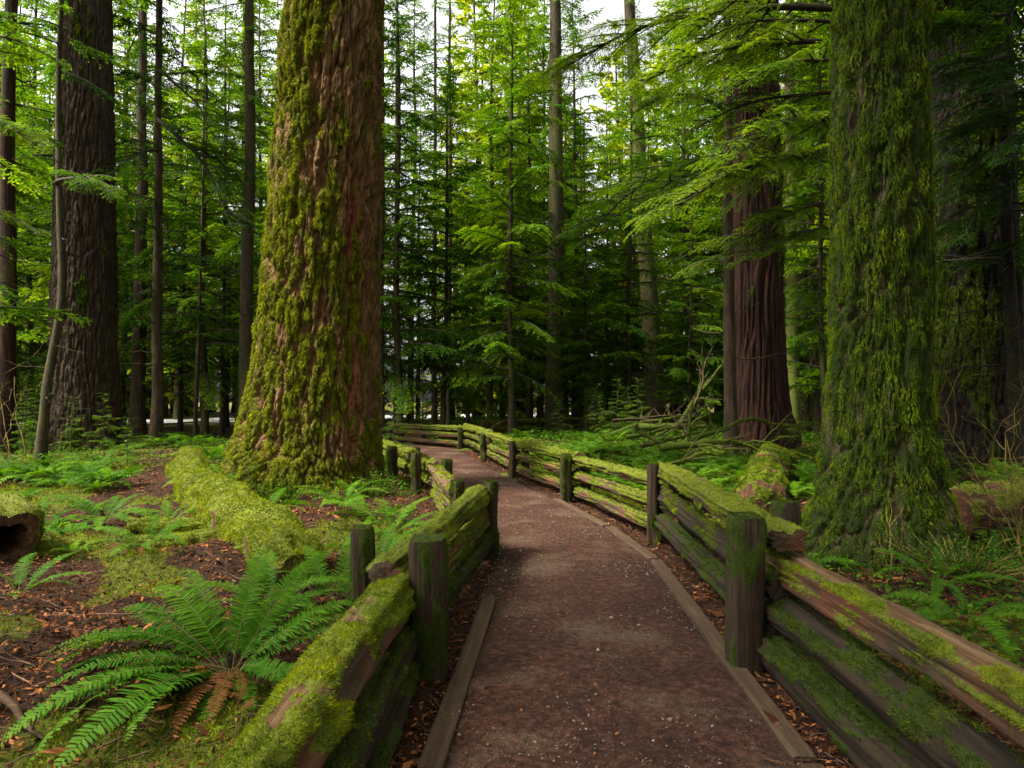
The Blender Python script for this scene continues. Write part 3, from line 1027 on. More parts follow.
T5 = giant('cedar_tree', 'red-brown cedar with stringy vertical bark and spreading roots, slim dark stem against it', at(760, 19), 19, 34, .72, .62, .42, 1.0,
           'cedar', 'cedar_bark', moss_ink, 3000, 24, (-.004, 0), (.06, .02), 'moss_green', 13, 300, .04, 7, None, .8, depth=1.6)
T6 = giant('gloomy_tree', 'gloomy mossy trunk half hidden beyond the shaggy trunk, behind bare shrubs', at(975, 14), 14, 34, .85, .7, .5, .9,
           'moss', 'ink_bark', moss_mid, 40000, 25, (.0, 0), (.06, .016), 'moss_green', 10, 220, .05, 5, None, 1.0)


# ------------------------------------------------------------------ conifer boughs
def spray(L, rng, sp_b, sp_t, tl, tw, spread=.34, droop=.22, rise=.08):
    nb = max(5, int(L / sp_b))
    t = np.sort(.08 + .92 * (np.arange(nb) + rng.random(nb)) / nb)
    wob = rng.uniform(-.06, .06)

    def main(t):
        return np.stack([L * t * (1 - .08 * t * t), wob * L * np.sin(t * 3), L * (rise * t - droop * t ** 2.2)], -1)

    tb = np.concatenate([t, t])
    sd = np.concatenate([np.ones(nb), -np.ones(nb)])
    p0 = main(tb)
    bl = L * spread * (np.clip(tb / .28, 0, 1) ** .7) * (1 - tb) ** .7 * rng.uniform(.55, 1.2, 2 * nb) + .07 * min(1, L)
    ang = rng.uniform(.75, 1.15, 2 * nb) - .35 * tb
    dirs = np.stack([np.cos(ang), sd * np.sin(ang), rng.uniform(-.35, .08, 2 * nb)], -1)
    dirs = unit(dirs)
    k = np.maximum(2, np.ceil(bl / sp_t)).astype(int)
    ib = np.repeat(np.arange(2 * nb), k)
    j = np.arange(len(ib)) - np.repeat(np.cumsum(k) - k, k)
    s = (j + rng.random(len(ib)) * .6) / k[ib]
    dr = rng.uniform(.15, .45, 2 * nb)
    pt = p0[ib] + dirs[ib] * (s * bl[ib])[:, None]
    pt[:, 2] -= dr[ib] * bl[ib] * s * s
    side = np.where(j % 2 == 0, 1., -1.)
    d = dirs[ib].copy()
    d[:, 2] -= 2 * dr[ib] * s * .6
    perp = unit(np.stack([-d[:, 1], d[:, 0], 0 * s], -1))
    a2 = rng.uniform(.6, 1.1, len(ib))
    td = unit(d * np.cos(a2)[:, None] + perp * (side * np.sin(a2))[:, None] + np.stack([0 * s, 0 * s, rng.uniform(-.3, .1, len(ib))], -1))
    nz = unit(np.stack([rng.normal(0, .35, len(ib)), rng.normal(0, .35, len(ib)), np.ones(len(ib))], -1))
    w = unit(np.cross(td, nz))
    ln = tl * (1 - .45 * s) * rng.uniform(.7, 1.25, len(ib))
    V1, F1 = quads(pt, td, w, ln, tw * rng.uniform(.8, 1.2, len(ib)))
    # the branchlet's own needles, in two pieces
    e = p0 + dirs * bl[:, None]
    e[:, 2] -= dr * bl
    mid = p0 + dirs * (bl * .5)[:, None]
    mid[:, 2] -= dr * bl * .25
    V2, F2 = [], []
    for a_, b_ in ((p0, mid), (mid, e)):
        dd = b_ - a_
        l_ = np.linalg.norm(dd, axis=1)
        v, f = quads(a_, dd / l_[:, None], unit(np.cross(dd, np.array([0, 0, 1.]))), l_ * 1.1, tw * .9)
        F2.append(f + 4 * len(bl) * len(V2))
        V2.append(v)
    leafV = np.concatenate([V1] + V2)
    leafF = np.concatenate([F1] + [f + len(V1) for f in F2])
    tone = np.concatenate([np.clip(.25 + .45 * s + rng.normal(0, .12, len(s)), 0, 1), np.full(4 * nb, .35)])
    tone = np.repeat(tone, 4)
    mp = main(np.linspace(0, 1, 9))
    wV, wF = tube(mp, np.linspace(.011 * L + .006, .004, 9), 4)
    return leafV, leafF, tone, wV, wF


TPL = {}


def templates(lod):
    if lod in TPL:
        return TPL[lod]
    sb, st, tl, tw = {'near': (.075, .024, .07, .0145), 'mid': (.125, .052, .16, .042), 'far': (.2, .11, .3, .105)}[lod]
    rg = np.random.default_rng({'near': 1, 'mid': 2, 'far': 3}[lod])
    TPL[lod] = [(L, [spray(L, rg, sb, st, tl, tw, rg.uniform(.28, .4), rg.uniform(.12, .3), rg.uniform(.0, .16)) for _ in range(4)]) for L in (.5, 1.0, 1.8, 2.8, 4.0)]
    return TPL[lod]


def place_spray(b, lod, pos, az, pitch, length, rng, roll=0., tone_off=0., leaf=0, wood=1):
    tp = min(templates(lod), key=lambda q: abs(math.log(q[0] / length)))
    lv, lf, tn, wv, wf = tp[1][int(rng.integers(0, 4))]
    s = length / tp[0]
    if rng.random() < .5:
        lv, wv = lv * np.array([1, -1, 1]), wv * np.array([1, -1, 1])
    Mx = np.array(Matrix.Rotation(az, 3, 'Z') @ Matrix.Rotation(-pitch, 3, 'Y') @ Matrix.Rotation(roll, 3, 'X'))
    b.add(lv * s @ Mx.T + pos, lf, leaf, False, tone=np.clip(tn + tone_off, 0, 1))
    b.add(wv * s @ Mx.T + pos, wf, wood, True, tone=0.)


def trunk_into(b, H, r, rng, lean=(0, 0), bend=.0, k=10, stubs=0, stub_z=(1, 8), stub_len=(.4, 1.6), moss=.2, flare=.5):
    n = max(12, int(H / .7))
    z = np.linspace(-.3, H, n)
    t = np.clip(z / H, 0, 1)
    sd = int(rng.integers(1, 9999))
    P = np.stack([lean[0] * z + bend * (fbm(xyz(z / 5, 1, 0), sd, 2) - .5), lean[1] * z + bend * (fbm(xyz(z / 5, 9, 0), sd, 2) - .5), z], -1)
    P[:, :2] -= P[0, :2] * np.exp(-np.clip(z, 0, 99))[:, None]
    rr = r * (1 - .88 * t) + r * flare * np.exp(-np.clip(z, 0, 99) / (2.2 * r + .1))
    V, f = tube(P, rr, k)
    V = V + (fbm(V * np.array([9, 9, 2]) / max(r * 4, .4), sd + 1, 3)[:, None] - .5) * r * .3
    b.add(V, f, 0, True, moss=np.clip(moss + .8 * (fbm(V * np.array([1.5, 1.5, .4]), sd + 3, 3) - .5), 0, 1))
    for _ in range(stubs):
        zz = rng.uniform(*stub_z)
        c = np.array([np.interp(zz, z, P[:, 0]), np.interp(zz, z, P[:, 1]), zz])
        az = rng.uniform(0, 6.28)
        l = rng.uniform(*stub_len)
        d = np.array([math.cos(az), math.sin(az), rng.uniform(-.35, .3)])
        Q, Rq = crooked(c, c + d * l, min(.03, r * .16) * rng.uniform(.5, 1.1), rng, 8, .09, .2, .04)
        V, f = tube(Q, Rq, 4)
        b.add(V, f, 0, True, moss=moss * 1.2)
        for q in range(int(rng.integers(0, 4))):
            i = int(rng.integers(2, 7))
            Q2, R2 = crooked(Q[i], Q[i] + unit(d + rng.normal(0, .7, 3)) * l * .35, Rq[i] * .6, rng, 5, .1, .2)
            V, f = tube(Q2, R2, 3)
            b.add(V, f, 0, True, moss=moss)
    return P, z


def conifer(kind, seed, label, loc):
    """one tree of a kind: trunk and crown"""
    rg = np.random.default_rng(seed)
    par = {
        # H, r, crown base, crown radius, branches, lod, leaf, stubs, shape
        'young': (15, .11, 1.7, 3.2, 94, 'mid', 'hemlock', 16, .75),
        'pole': (32, .2, 4.0, 3.3, 105, 'mid', 'hemlock', 46, .5),
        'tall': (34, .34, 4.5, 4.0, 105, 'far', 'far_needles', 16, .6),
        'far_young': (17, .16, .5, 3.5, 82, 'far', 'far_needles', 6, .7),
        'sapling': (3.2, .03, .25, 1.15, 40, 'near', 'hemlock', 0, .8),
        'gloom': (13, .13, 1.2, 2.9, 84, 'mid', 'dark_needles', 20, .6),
    }[kind]
    H, r, zb, R, nbr, lod, leaf, stubs, shp = par
    name = {'sapling': 'hemlock_sapling'}.get(kind, 'conifer_tree')
    root = thing(name, label, 'tree', loc)
    b = MB()
    P, z = trunk_into(b, H, r, rg, (rg.normal(0, .008), rg.normal(0, .008)), .35 if H > 5 else .08, 9, stubs, (.8, max(zb * 1.1, H * .45)), (.4, R * .7), .25)
    link('trunk', b.mesh('trunk', [M['pole_bark']]), root)
    b = MB()
    for i in range(nbr):
        t = (i + rg.random()) / nbr
        zz = zb + (H - zb) * (t ** .95)
        if kind == 'pole' and t < .3 and rg.random() < .3:
            continue
        rad = R * ((1 - t) ** shp) * (.55 + .45 * min(1, t * 5 + .3)) * rg.uniform(.5, 1.15) + .12 * R / 2
        c = np.array([np.interp(zz, z, P[:, 0]), np.interp(zz, z, P[:, 1]), zz])
        pitch = R_(rg.uniform(-22, 8) + 30 * t)
        place_spray(b, lod, c, i * 2.4 + rg.normal(0, .4), pitch, max(.3, rad), rg, rg.normal(0, .2), rg.normal(0, .13))
    link('crown', b.mesh('crown', [M[leaf], M['needle_wood']]), root)
    return root


PROTO = {}
TREES = []


def plant(kind, x, y, label, rotz=None, scale=1.0, group=None, nvar=3, tilt=(0, 0)):
    x, y = float(x), float(y)
    v = random.randrange(nvar)
    loc = (x, y, g1(x, y) - .05)
    rz = random.uniform(0, 6.28) if rotz is None else rotz
    key = (kind, v)
    if key not in PROTO:
        o = conifer(kind, 500 + 37 * v + sum(map(ord, kind)), label, loc)
        o.rotation_euler = (tilt[0], tilt[1], rz)
        o.scale = (scale,) * 3
        if group:
            o['group'] = group
        PROTO[key] = o
    else:
        o = copy_tree(PROTO[key], loc, rz, scale, label, group, tilt)
        if not group and 'group' in o:
            del o['group']
    TREES.append((x, y))
    return o


def slim_tree(label, x, y, H, r, seed, lean=(0, 0), bend=.3, stubs=14, stub_z=(2, 12), crown_from=None, nbr=50, R=2.5, lod='mid', leaf='hemlock', mat='pole_bark',
              moss=.25, boughs=(), name='slim_tree', stub_len=(.4, 1.8)):
    """a tree of its own: tall stem, crown high up, and the boughs listed (z, end x, y, z)"""
    rg = np.random.default_rng(seed)
    z0 = g1(x, y) - .05
    root = thing(name, label, 'tree', (x, y, z0))
    b = MB()
    P, z = trunk_into(b, H, r, rg, lean, bend, 14, stubs, stub_z, stub_len, moss, .55)
    link('trunk', b.mesh('trunk', [M[mat]]), root)
    b = MB()
    if crown_from is not None:
        for i in range(nbr):
            t = (i + rg.random()) / nbr
            zz = crown_from + (H - crown_from) * t
            c = np.array([np.interp(zz, z, P[:, 0]), np.interp(zz, z, P[:, 1]), zz])
            place_spray(b, lod, c, i * 2.4 + rg.normal(0, .4), R_(rg.uniform(-22, 6) + 26 * t), max(.4, R * (1 - t) ** .6 * rg.uniform(.5, 1.1)), rg, rg.normal(0, .2), rg.normal(0, .1))
    add_boughs(b, boughs, np.array([x, y, z0]), lambda zz: np.array([np.interp(zz, z, P[:, 0]), np.interp(zz, z, P[:, 1]), zz]), rg)
    if b.n:
        link('crown', b.mesh('crown', [M[leaf], M['needle_wood']]), root)
    TREES.append((x, y))
    return root


def add_boughs(b, boughs, base, axis_at, rg, lod='near'):
    """each bough: height on the stem, world end point; a limb that carries sprays along its outer part"""
    for (zz, ex, ey, ez, dens, tn) in boughs:
        p0 = axis_at(zz)
        p1 = np.array([ex, ey, ez]) - base
        L = np.linalg.norm(p1 - p0)
        t = np.linspace(0, 1, 16)[:, None]
        P = p0 + (p1 - p0) * t + np.array([0, 0, 1.]) * (L * .09 * np.sin(t * math.pi))
        P[:, :2] += (fbm(xyz(t[:, 0] * 3, zz, 0), 7, 2)[:, None] - .5) * .12 * L
        V, f = tube(P, np.linspace(.012 * L + .008, .006, 16), 6)
        b.add(V, f, 1, True, tone=0.)
        az0 = math.atan2(*(p1 - p0)[[1, 0]])
        n = max(4, int(L * 4.6 * dens))
        for i in range(n):
            u = .22 + .78 * (i + rg.random()) / n
            q = p0 + (P[int(u * 15)] - p0)
            sd = 1 if i % 2 else -1
            az = az0 + sd * (rg.uniform(.5, 1.1) * (1 - .6 * u))
            place_spray(b, lod, q, az, R_(rg.uniform(-24, 2)), max(.35, (.28 + .2 * rg.random()) * L * (1.15 - .75 * u)), rg, rg.normal(0, .2), tn + rg.normal(0, .1))
        place_spray(b, lod, P[13], az0, R_(-14), max(.4, .25 * L), rg, 0, tn)


def W(px, py, d):
    """world point seen at (px, py), d ahead"""
    return (at(px, d), d, CAMZ - (py - HY) / F * d)


def bough(zpy, px, py, d, d0, dens=1., tn=0.):
    return (CAMZ - (zpy - HY) / F * d0, *W(px, py, d), dens, tn)


crown_over(T1, 11.5, 34, 5.5, 90, 401, 'hemlock', (.04, 0))
crown_over(T4, 8.5, 30, 5.0, 90, 402, 'hemlock', (.012, 0))
crown_over(T2, 17, 36, 5.0, 70, 403)
crown_over(T5, 14, 34, 4.5, 70, 404)
crown_over(T6, 11, 34, 5.0, 80, 405, 'dark_needles')

# trees one can tell apart
slim_tree('slim crooked pale stem standing just in front of the massive dark trunk', at(40, 17), 17, 17, .12, 301, (.022, 0), .7, 10, (1, 12), 10, 26, 2.0, moss=.2,
          boughs=[bough(180, 110, 195, 15, 17, .8, .1)])
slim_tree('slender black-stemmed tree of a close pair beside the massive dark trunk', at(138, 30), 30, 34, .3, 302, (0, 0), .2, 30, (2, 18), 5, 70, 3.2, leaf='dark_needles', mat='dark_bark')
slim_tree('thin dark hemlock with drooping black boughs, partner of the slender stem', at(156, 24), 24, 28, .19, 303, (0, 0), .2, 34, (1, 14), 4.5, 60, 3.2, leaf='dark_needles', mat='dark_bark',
          boughs=[bough(120, 235, 235, 22, 24, .8, -.2), bough(70, 215, 150, 22, 24, .8, -.2), bough(150, 95, 190, 21, 24, .8, -.1)])
slim_tree('straight grey-brown pole tree close behind the huge furrowed fir', at(246, 25), 25, 36, .26, 304, (0, 0), .15, 36, (3, 16), 7, 54, 2.8)
slim_tree('reddish stem cut by the picture edge beyond the massive dark trunk', at(4, 21), 21, 30, .28, 305, (0, 0), .2, 14, (2, 14), 9, 40, 3.0, mat='cedar_bark')
slim_tree('tall straight pole tree with a dark foot and bare upper stem against the sky', at(555, 29), 29, 36, .42, 306, (0.002, 0), .15, 40, (3, 22), 5.5, 56, 2.4, moss=.4)
slim_tree('tall grey-green pole tree leaning slightly over the brush pile', at(656, 32), 32, 40, .46, 307, (-.055, 0), .2, 34, (4, 26), 9, 44, 2.4, moss=.45)
slim_tree('thin dark stem standing against the red-brown cedar', at(731, 17.6), 17.6, 24, .17, 308, (-.002, 0), .1, 22, (2, 14), 9, 34, 2.4, mat='dark_bark', leaf='hemlock',
          boughs=[bough(150, 580, 250, 15.5, 17.6, .8, -.1), bough(110, 640, 105, 14.5, 17.6, 1., .1), bough(70, 800, 90, 15, 17.6, 1., -.1), bough(175, 640, 215, 14, 17.6, .8, 0.)])
slim_tree('pale mossy stem just behind the red-brown cedar', at(793, 24), 24, 30, .25, 309, (0, 0), .1, 14, (2, 14), 9, 36, 2.8, moss=.6)
slim_tree('thin reddish stem in the gap between cedar and shaggy trunk', at(804, 28), 28, 30, .22, 310, (0, 0), .1, 12, (2, 14), 8, 36, 2.8, mat='cedar_bark')
slim_tree('dense hemlock hidden behind the shaggy trunk, spreading bright boughs over the brush pile', at(865, 11), 11, 20, .2, 311, (0, 0), .1, 10, (1, 8), 7.5, 30, 2.6,
          boughs=[bough(150, 655, 225, 9.5, 11, 1.3, .15), bough(165, 700, 190, 10, 11, 1.2, .15), bough(40, 640, 85, 10.5, 11, 1.3, .2), bough(20, 700, 40, 11, 11, 1.2, .1),
                  bough(90, 690, 130, 11.5, 11, 1.2, 0.), bough(0, 560, 70, 12.5, 11, 1.0, .2), bough(230, 740, 265, 10, 11, 1.3, .1), bough(60, 730, 90, 9.8, 11, 1.5, 0.), bough(110, 720, 175, 9.6, 11, 1.4, .1),
                  bough(-40, 690, 30, 10.5, 11, 1.4, .1), bough(200, 690, 275, 10.4, 11, 1.2, .1)])
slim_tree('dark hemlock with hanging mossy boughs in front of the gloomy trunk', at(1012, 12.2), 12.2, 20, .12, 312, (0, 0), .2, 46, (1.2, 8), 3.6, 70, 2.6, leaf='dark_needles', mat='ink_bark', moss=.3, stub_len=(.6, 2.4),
          boughs=[bough(60, 945, 120, 10.5, 12.2, 1.2, -.1), bough(150, 950, 215, 11, 12.2, 1., -.2), bough(20, 940, 50, 10.8, 12.2, 1.2, -.1), bough(100, 1020, 170, 9.5, 12.2, 1.2, -.1), bough(-20, 990, 20, 10, 12.2, 1.2, 0.), bough(130, 955, 165, 10.2, 12.2, 1.3, -.2), bough(190, 960, 250, 10.6, 12.2, 1.2, -.2), bough(80, 1000, 100, 9.8, 12.2, 1.2, -.1)])
slim_tree('leafy hemlock at the picture edge in front of the reddish stem', at(-40, 13), 13, 16, .14, 313, (0, 0), .2, 12, (1, 7), 2.5, 50, 2.4,
          boughs=[bough(120, 40, 150, 12, 13, 1.1, .2), bough(210, 35, 235, 12.5, 13, 1.1, .2), bough(30, 55, 60, 13, 13, 1.1, .2)])
slim_tree('thin stem with feathery low boughs right of the fir, before the road gap', at(396, 33), 33, 30, .16, 314, (0, 0), .1, 30, (1, 14), 6, 46, 2.4)
slim_tree('black pencil-thin stem nearest the far end of the path', at(449, 30), 30, 26, .13, 315, (0, 0), .1, 34, (1, 14), 6, 44, 2.2, mat='dark_bark')
slim_tree('thin stem paired with the pencil-thin one above the path end', at(434, 33), 33, 30, .15, 316, (0, 0), .1, 34, (1, 14), 7, 40, 2.4)
slim_tree('dark straight stem touching the edge of the huge furrowed fir', at(381, 26), 26, 26, .14, 317, (0, 0), .1, 22, (1, 12), 6, 40, 2.2, mat='dark_bark')
slim_tree('tiny dark stem between the grey-brown pole and the black-stemmed pair', at(222, 30), 30, 22, .11, 318, (0, 0), .2, 26, (1, 10), 5, 40, 2.0, mat='dark_bark')
slim_tree('slight dark stem in front of the pale road strip', at(196, 27), 27, 18, .09, 319, (0.01, 0), .2, 20, (.8, 8), 4, 36, 1.8, mat='dark_bark')
for i, (x_, y_, cf_) in enumerate([(-7.2, -1.2, 13.0), (-9.6, 1.2, 15.0)]):  # unseen trees, added only to throw shade on path and near fence
    slim_tree('high-crowned conifer added beyond the frame to shade the path', x_, y_, 34, .4, 330 + i, (0, 0), .2, 6, (4, 11), cf_, 95, 4.2, lod='far')['group'] = 'high-crowned conifers added for shade beside the near end of the path'
for (k_, px_, d_, sc_, lab) in [
    ('young', 512, 25, 1.25, 'full young hemlock with visible inner stem above the path bend'),
    ('young', 468, 36, 1.15, 'bright young hemlock behind the pencil-thin stems'),
    ('young', 418, 40, 1.3, 'bushy young hemlock between the fir and the pencil-thin stems'),
    ('young', 586, 27, .8, 'dark bushy hemlock between the two tall pole trees'),
    ('young', 610, 40, 1.3, 'feathery hemlock filling the gap between the two tall pole trees'),
    ('young', 690, 27, .7, 'shadowy hemlock between the leaning pole tree and the cedar'),
    ('young', 180, 34, 1.1, 'light green hemlock glowing behind the black-stemmed pair'),
    ('young', 285, 38, 1.3, 'young hemlock peeping out behind the huge furrowed fir'),
    ('young', 825, 21, 1.0, 'sunlit hemlock in the gap beside the shaggy trunk'),
    ('gloom', 1050, 17, 1.0, 'dark hemlock at the picture edge behind the bare shrubs'),
    ('young', -25, 26, 1.2, 'pale hemlock at the picture edge behind the reddish stem'),
    ('young', 490, 31, 1.5, 'dense hemlock right behind the full young one above the path bend'),
    ('young', 575, 35, 1.6, 'bright dense hemlock just right of the dark-footed pole tree'),
    ('young', 628, 28, 1.15, 'broad hemlock in front of the leaning grey-green pole tree'),
    ('young', 443, 27, 1.1, 'feathery hemlock before the two pencil-thin stems'),
    ('young', 530, 33, 1.4, 'tapering hemlock just left of the dark-footed pole tree'),
    ('young', 70, 38, 2.2, 'towering hemlock crown showing beyond the massive dark trunk, above the road strip'),
    ('young', 122, 44, 2.3, 'pale tall hemlock seen between the massive dark trunk and the slender pair'),
    ('young', 240, 47, 2.4, 'tall hemlock across the gap, behind the grey-brown pole tree'),
    ('young', 178, 56, 2.6, 'tallest hemlock beyond the road strip, behind the thin dark hemlock'),
    ('young', 30, 44, 2.3, 'tall hemlock between the reddish stem and the massive dark trunk'),
    ('young', 410, 50, 2.2, 'hazy tall hemlock between the huge fir and the pencil-thin stems'),
    ('young', 700, 47, 2.3, 'tall hemlock showing left of the red-brown cedar'),
    ('young', 100, 33, 1.7, 'tall feathery hemlock behind the massive dark trunk, close to the slender pair'),
    ('young', 205, 29, 1.4, 'tall green hemlock in the gap between the black-stemmed pair and the grey-brown pole'),
    ('young', 262, 42, 1.9, 'tall hemlock crown beside the grey-brown pole tree'),
    ('young', 400, 26, 1.3, 'drooping hemlock leaning out from behind the huge furrowed fir'),
    ('young', 540, 44, 2.0, 'pale hemlock standing directly behind the dark-footed pole tree'),
    ('young', 690, 38, 1.9, 'yellowish hemlock rising behind the red-brown cedar'),
]:
    plant(k_, at(px_, d_), d_, lab, scale=sc_)

for (px_, d_, sc_, lab) in [
    (72, 17.5, .52, 'broad hemlock seedling at the foot of the massive dark trunk'),
    (105, 19, .6, 'layered hemlock seedling beside the massive dark trunk'),
    (128, 17, .4, 'small hemlock seedling in front of the slender black-stemmed pair'),
    (128, 22, .5, 'spreading seedling below the thin dark hemlock'),
    (25, 19, .6, 'seedling at the foot of the slim crooked stem'),
    (395, 19, .55, 'seedling behind the stepped fence beside the huge fir'),
    (560, 24, .55, 'low seedling in front of the dark-footed pole tree'),
    (600, 21, .5, 'leafy seedling among the ferns before the dark bushy hemlock'),
    (800, 14, .55, 'seedling behind the thick mossy log near the cedar roots'),
    (940, 11, .5, 'shaded seedling between the shaggy and gloomy trunks')]:
    plant('sapling', at(px_, d_), d_, lab, scale=sc_)

UZ = [(-60, 60, 'small hemlock of the understorey around the reddish stem'), (45, 145, 'small hemlock of the understorey behind the massive dark trunk'),
      (385, 475, 'small hemlock of the understorey beyond the path end'), (590, 640, 'small hemlock of the understorey behind the brush pile'),
      (785, 830, 'small hemlock of the understorey between cedar and shaggy trunk'), (930, 1100, 'small hemlock of the understorey near the gloomy trunk')]
rg = np.random.default_rng(78)
k = 0
for _ in range(900):
    if k >= 85:
        break
    px_, d_ = rg.uniform(-60, 1100), rg.uniform(19, 40)
    z_ = [l for a, b_, l in UZ if a <= px_ < b_]
    x_ = at(px_, d_)
    if not z_ or float(path_dist(x_, d_)) < 2.6 or road_dist(x_, d_) < 5.5 or any((x_ - a) ** 2 + (d_ - b_) ** 2 < 1.2 for a, b_ in TREES):
        continue
    plant('sapling', x_, d_, z_[0], scale=float(rg.uniform(.4, 1.1)), group='understorey, ' + z_[0].split('understorey ')[1])
    k += 1

# the wood behind, tree by tree
rg = np.random.default_rng(77)
ZONES = [(-400, 60, 'far conifer beyond the massive dark trunk and the reddish stem'), (60, 260, 'far conifer across the road behind the black-stemmed pair'),
         (260, 400, 'far conifer behind the huge furrowed fir'), (400, 560, 'far conifer standing above the end of the path'),
         (560, 680, 'far conifer behind the two tall pole trees'), (680, 830, 'far conifer behind the red-brown cedar'), (830, 1500, 'far conifer beyond the shaggy and gloomy trunks')]
count = 0
for tries in range(9000):
    if count >= 255:
        break
    px_ = rg.uniform(-260, 1290)
    d_ = 22 + 58 * rg.random() ** .85
    if count < 42:
        px_, d_ = rg.uniform(-20, 285), rg.uniform(58, 86)
    x_, y_ = at(px_, d_), d_
    if road_dist(x_, y_) < 10 or ((150 < px_ < 226 or -5 < px_ < 42) and d_ < 50) or float(path_dist(x_, y_)) < 3.5:
        continue
    gap = 2.2 if d_ < 40 else 3.0
    if any((x_ - a) ** 2 + (y_ - b_) ** 2 < gap ** 2 for a, b_ in TREES):
        continue
    centre = 395 < px_ < 672
    if 385 < px_ < 725 and d_ < 46 and rg.random() < .85:
        continue
    if d_ < 40:
        kind = rg.choice(['young', 'young', 'young', 'pole', 'gloom'] if not centre else ['young'])
    else:
        kind = rg.choice(['tall', 'far_young', 'tall'] if not centre else ['far_young', 'far_young', 'tall'])
    s_ = rg.uniform(.8, 1.3) * (1.5 if kind in ('young', 'far_young') else 1)
    if centre:
        lim = (CAMZ + d_ * (rg.uniform(.4, .56) if px_ < 465 or 530 < px_ < 665 else rg.uniform(.5, .8))) / {'young': 15, 'far_young': 17, 'gloom': 13, 'tall': 34}[kind]
        s_ = min(2.2, max(.55, lim))
    lab = next(l for a, b_, l in ZONES if a <= px_ < b_)
    plant(str(kind), x_, y_, lab, scale=float(s_), group='trees of the wood, ' + lab.split('conifer ')[1])
    count += 1


for (x_, y_, sc_) in [(-1.5, -8.5, 1.0), (3.4, -7.5, .9), (6.8, -2.5, .8), (8.8, 4.0, .85), (-.5, -14, 1.1), (9, -9, 1.1), (-10, -12, 1.1), (13, 1, 1.0)]:  # unseen conifers added to cut skylight from behind and beside the camera
    plant('tall', x_, y_, 'conifer added beyond the frame to shade the near end of the path', scale=sc_, group='conifers added for shade around the near end of the path')


# ------------------------------------------------------------------ ferns
def frond(L, W_, n, e0, e1, rng, fine=True, tone0=0.):
    s = np.linspace(0, 1, 30)
    el = R_(e0) + (R_(e1) - R_(e0)) * s ** 1.15
    dx = np.cos(el) * L / 29
    dz = np.sin(el) * L / 29
    P = np.stack([np.cumsum(dx) - dx[0], rng.uniform(-.22, .22) * L * s ** 2, np.cumsum(dz) - dz[0]], -1)
    Tn = unit(np.gradient(P, axis=0))
    lat = unit(np.cross(np.array([0, 0, 1.]), Tn))
    up = np.cross(Tn, lat)
    sp = .13 + .87 * (np.arange(n) + .5) / n
    prof = np.clip((sp - .1) / .18, 0, 1) ** .6 * (1 - ((sp - .35).clip(0) / .66) ** 1.7).clip(.04)

    def at_s(A, q):
        return np.stack([np.interp(q, s, A[:, i]) for i in range(3)], -1)

    b_V, b_F, b_T = [], [], []
    o = 0
    for sd in (1, -1):
        q = sp + sd * .2 / n
        p, t, l_, u_ = at_s(P, q), at_s(Tn, q), at_s(lat, q) * sd, at_s(up, q)
        ln = W_ * prof * rng.uniform(.82, 1.12, n) * np.where(rng.random(n) < .04, rng.uniform(.2, .7, n), 1)
        fw = .32 + rng.normal(0, .06, n)
        d = unit(l_ + t * fw[:, None] + u_ * rng.uniform(-.05, .2, n)[:, None])
        wv = unit(t - d * (t * d).sum(-1, keepdims=True) + u_ * rng.normal(0, .18, n)[:, None])
        wd = .95 * L * .87 / n
        w = np.minimum(wd, ln * .4)[:, None]
        drop = np.array([0, 0, -1.])
        a = [p - wv * w * .32, p + wv * w * .38]
        m1 = p + d * ln[:, None] * .5
        b1 = [m1 - wv * w * .42, m1 + wv * w * .36]
        m2 = p + d * ln[:, None] * .82 + drop * ln[:, None] * .05
        b2 = [m2 - wv * w * .28 + t * 0, m2 + wv * w * .2]
        tip = p + d * ln[:, None] + drop * ln[:, None] * .12 + t * ln[:, None] * .05
        if fine:
            V = np.stack(a + b1 + b2 + [tip], 1)
            f4 = np.array([(0, 1, 3, 2), (2, 3, 5, 4)])
            k = 7
            quad = (f4[None] + (np.arange(n) * k)[:, None, None]).reshape(-1, 4)
            tri = (np.array([[(4, 5, 6)]]) + (np.arange(n) * k)[:, None, None]).reshape(-1, 3)
        else:
            V = np.stack([a[0], a[1], b1[1], tip, b1[0]], 1)
            k = 5
            quad = (np.array([[(0, 1, 2, 4)]]) + (np.arange(n) * k)[:, None, None]).reshape(-1, 4)
            tri = (np.array([[(4, 2, 3)]]) + (np.arange(n) * k)[:, None, None]).reshape(-1, 3)
        tone = np.repeat(np.clip(.4 + .3 * sp + tone0 + rng.normal(0, .07, n), 0, 1), k)
        b_V.append((V.reshape(-1, 3), quad, tri, tone))
    rV, rF = tube(P[::3], np.linspace(.0045, .001, 10) * max(1, L), 4)
    return b_V, rV, rF


def frond_into(b, fr, Mx=None, pos=None, leaf=0, stem=1):
    bv, rV, rF = fr
    f = (lambda V: V @ Mx.T + pos) if Mx is not None else (lambda V: V)
    for V, q, t, tone in bv:
        V = f(V)
        b.add(V, q, leaf, False, tone=tone)
        b.n_last = len(V)
        # triangles share the same points
        b.F.append(t + b.n - len(V))
        b.M.append(np.full(len(t), leaf, np.int32))
        b.S.append(np.zeros(len(t), bool))
    b.add(f(rV), rF, stem, True, tone=.3)


m = Mat('fern_stem', .7)
m.color((.09, .07, .02))
M['fern_stem'] = m.m

FR = []
for i in range(9):
    rg = np.random.default_rng(900 + i)
    b = MB()
    frond_into(b, frond(1.0, .115, 50, rg.uniform(50, 68), rg.uniform(-38, -12), rg))
    FR.append(b.mesh('frond', [M['fern'], M['fern_stem']]))
b = MB()
rg = np.random.default_rng(950)
frond_into(b, frond(1.0, .07, 34, 25, -40, rg))
DEADFR = b.mesh('dead_frond', [M['dead_fern'], M['fern_stem']])


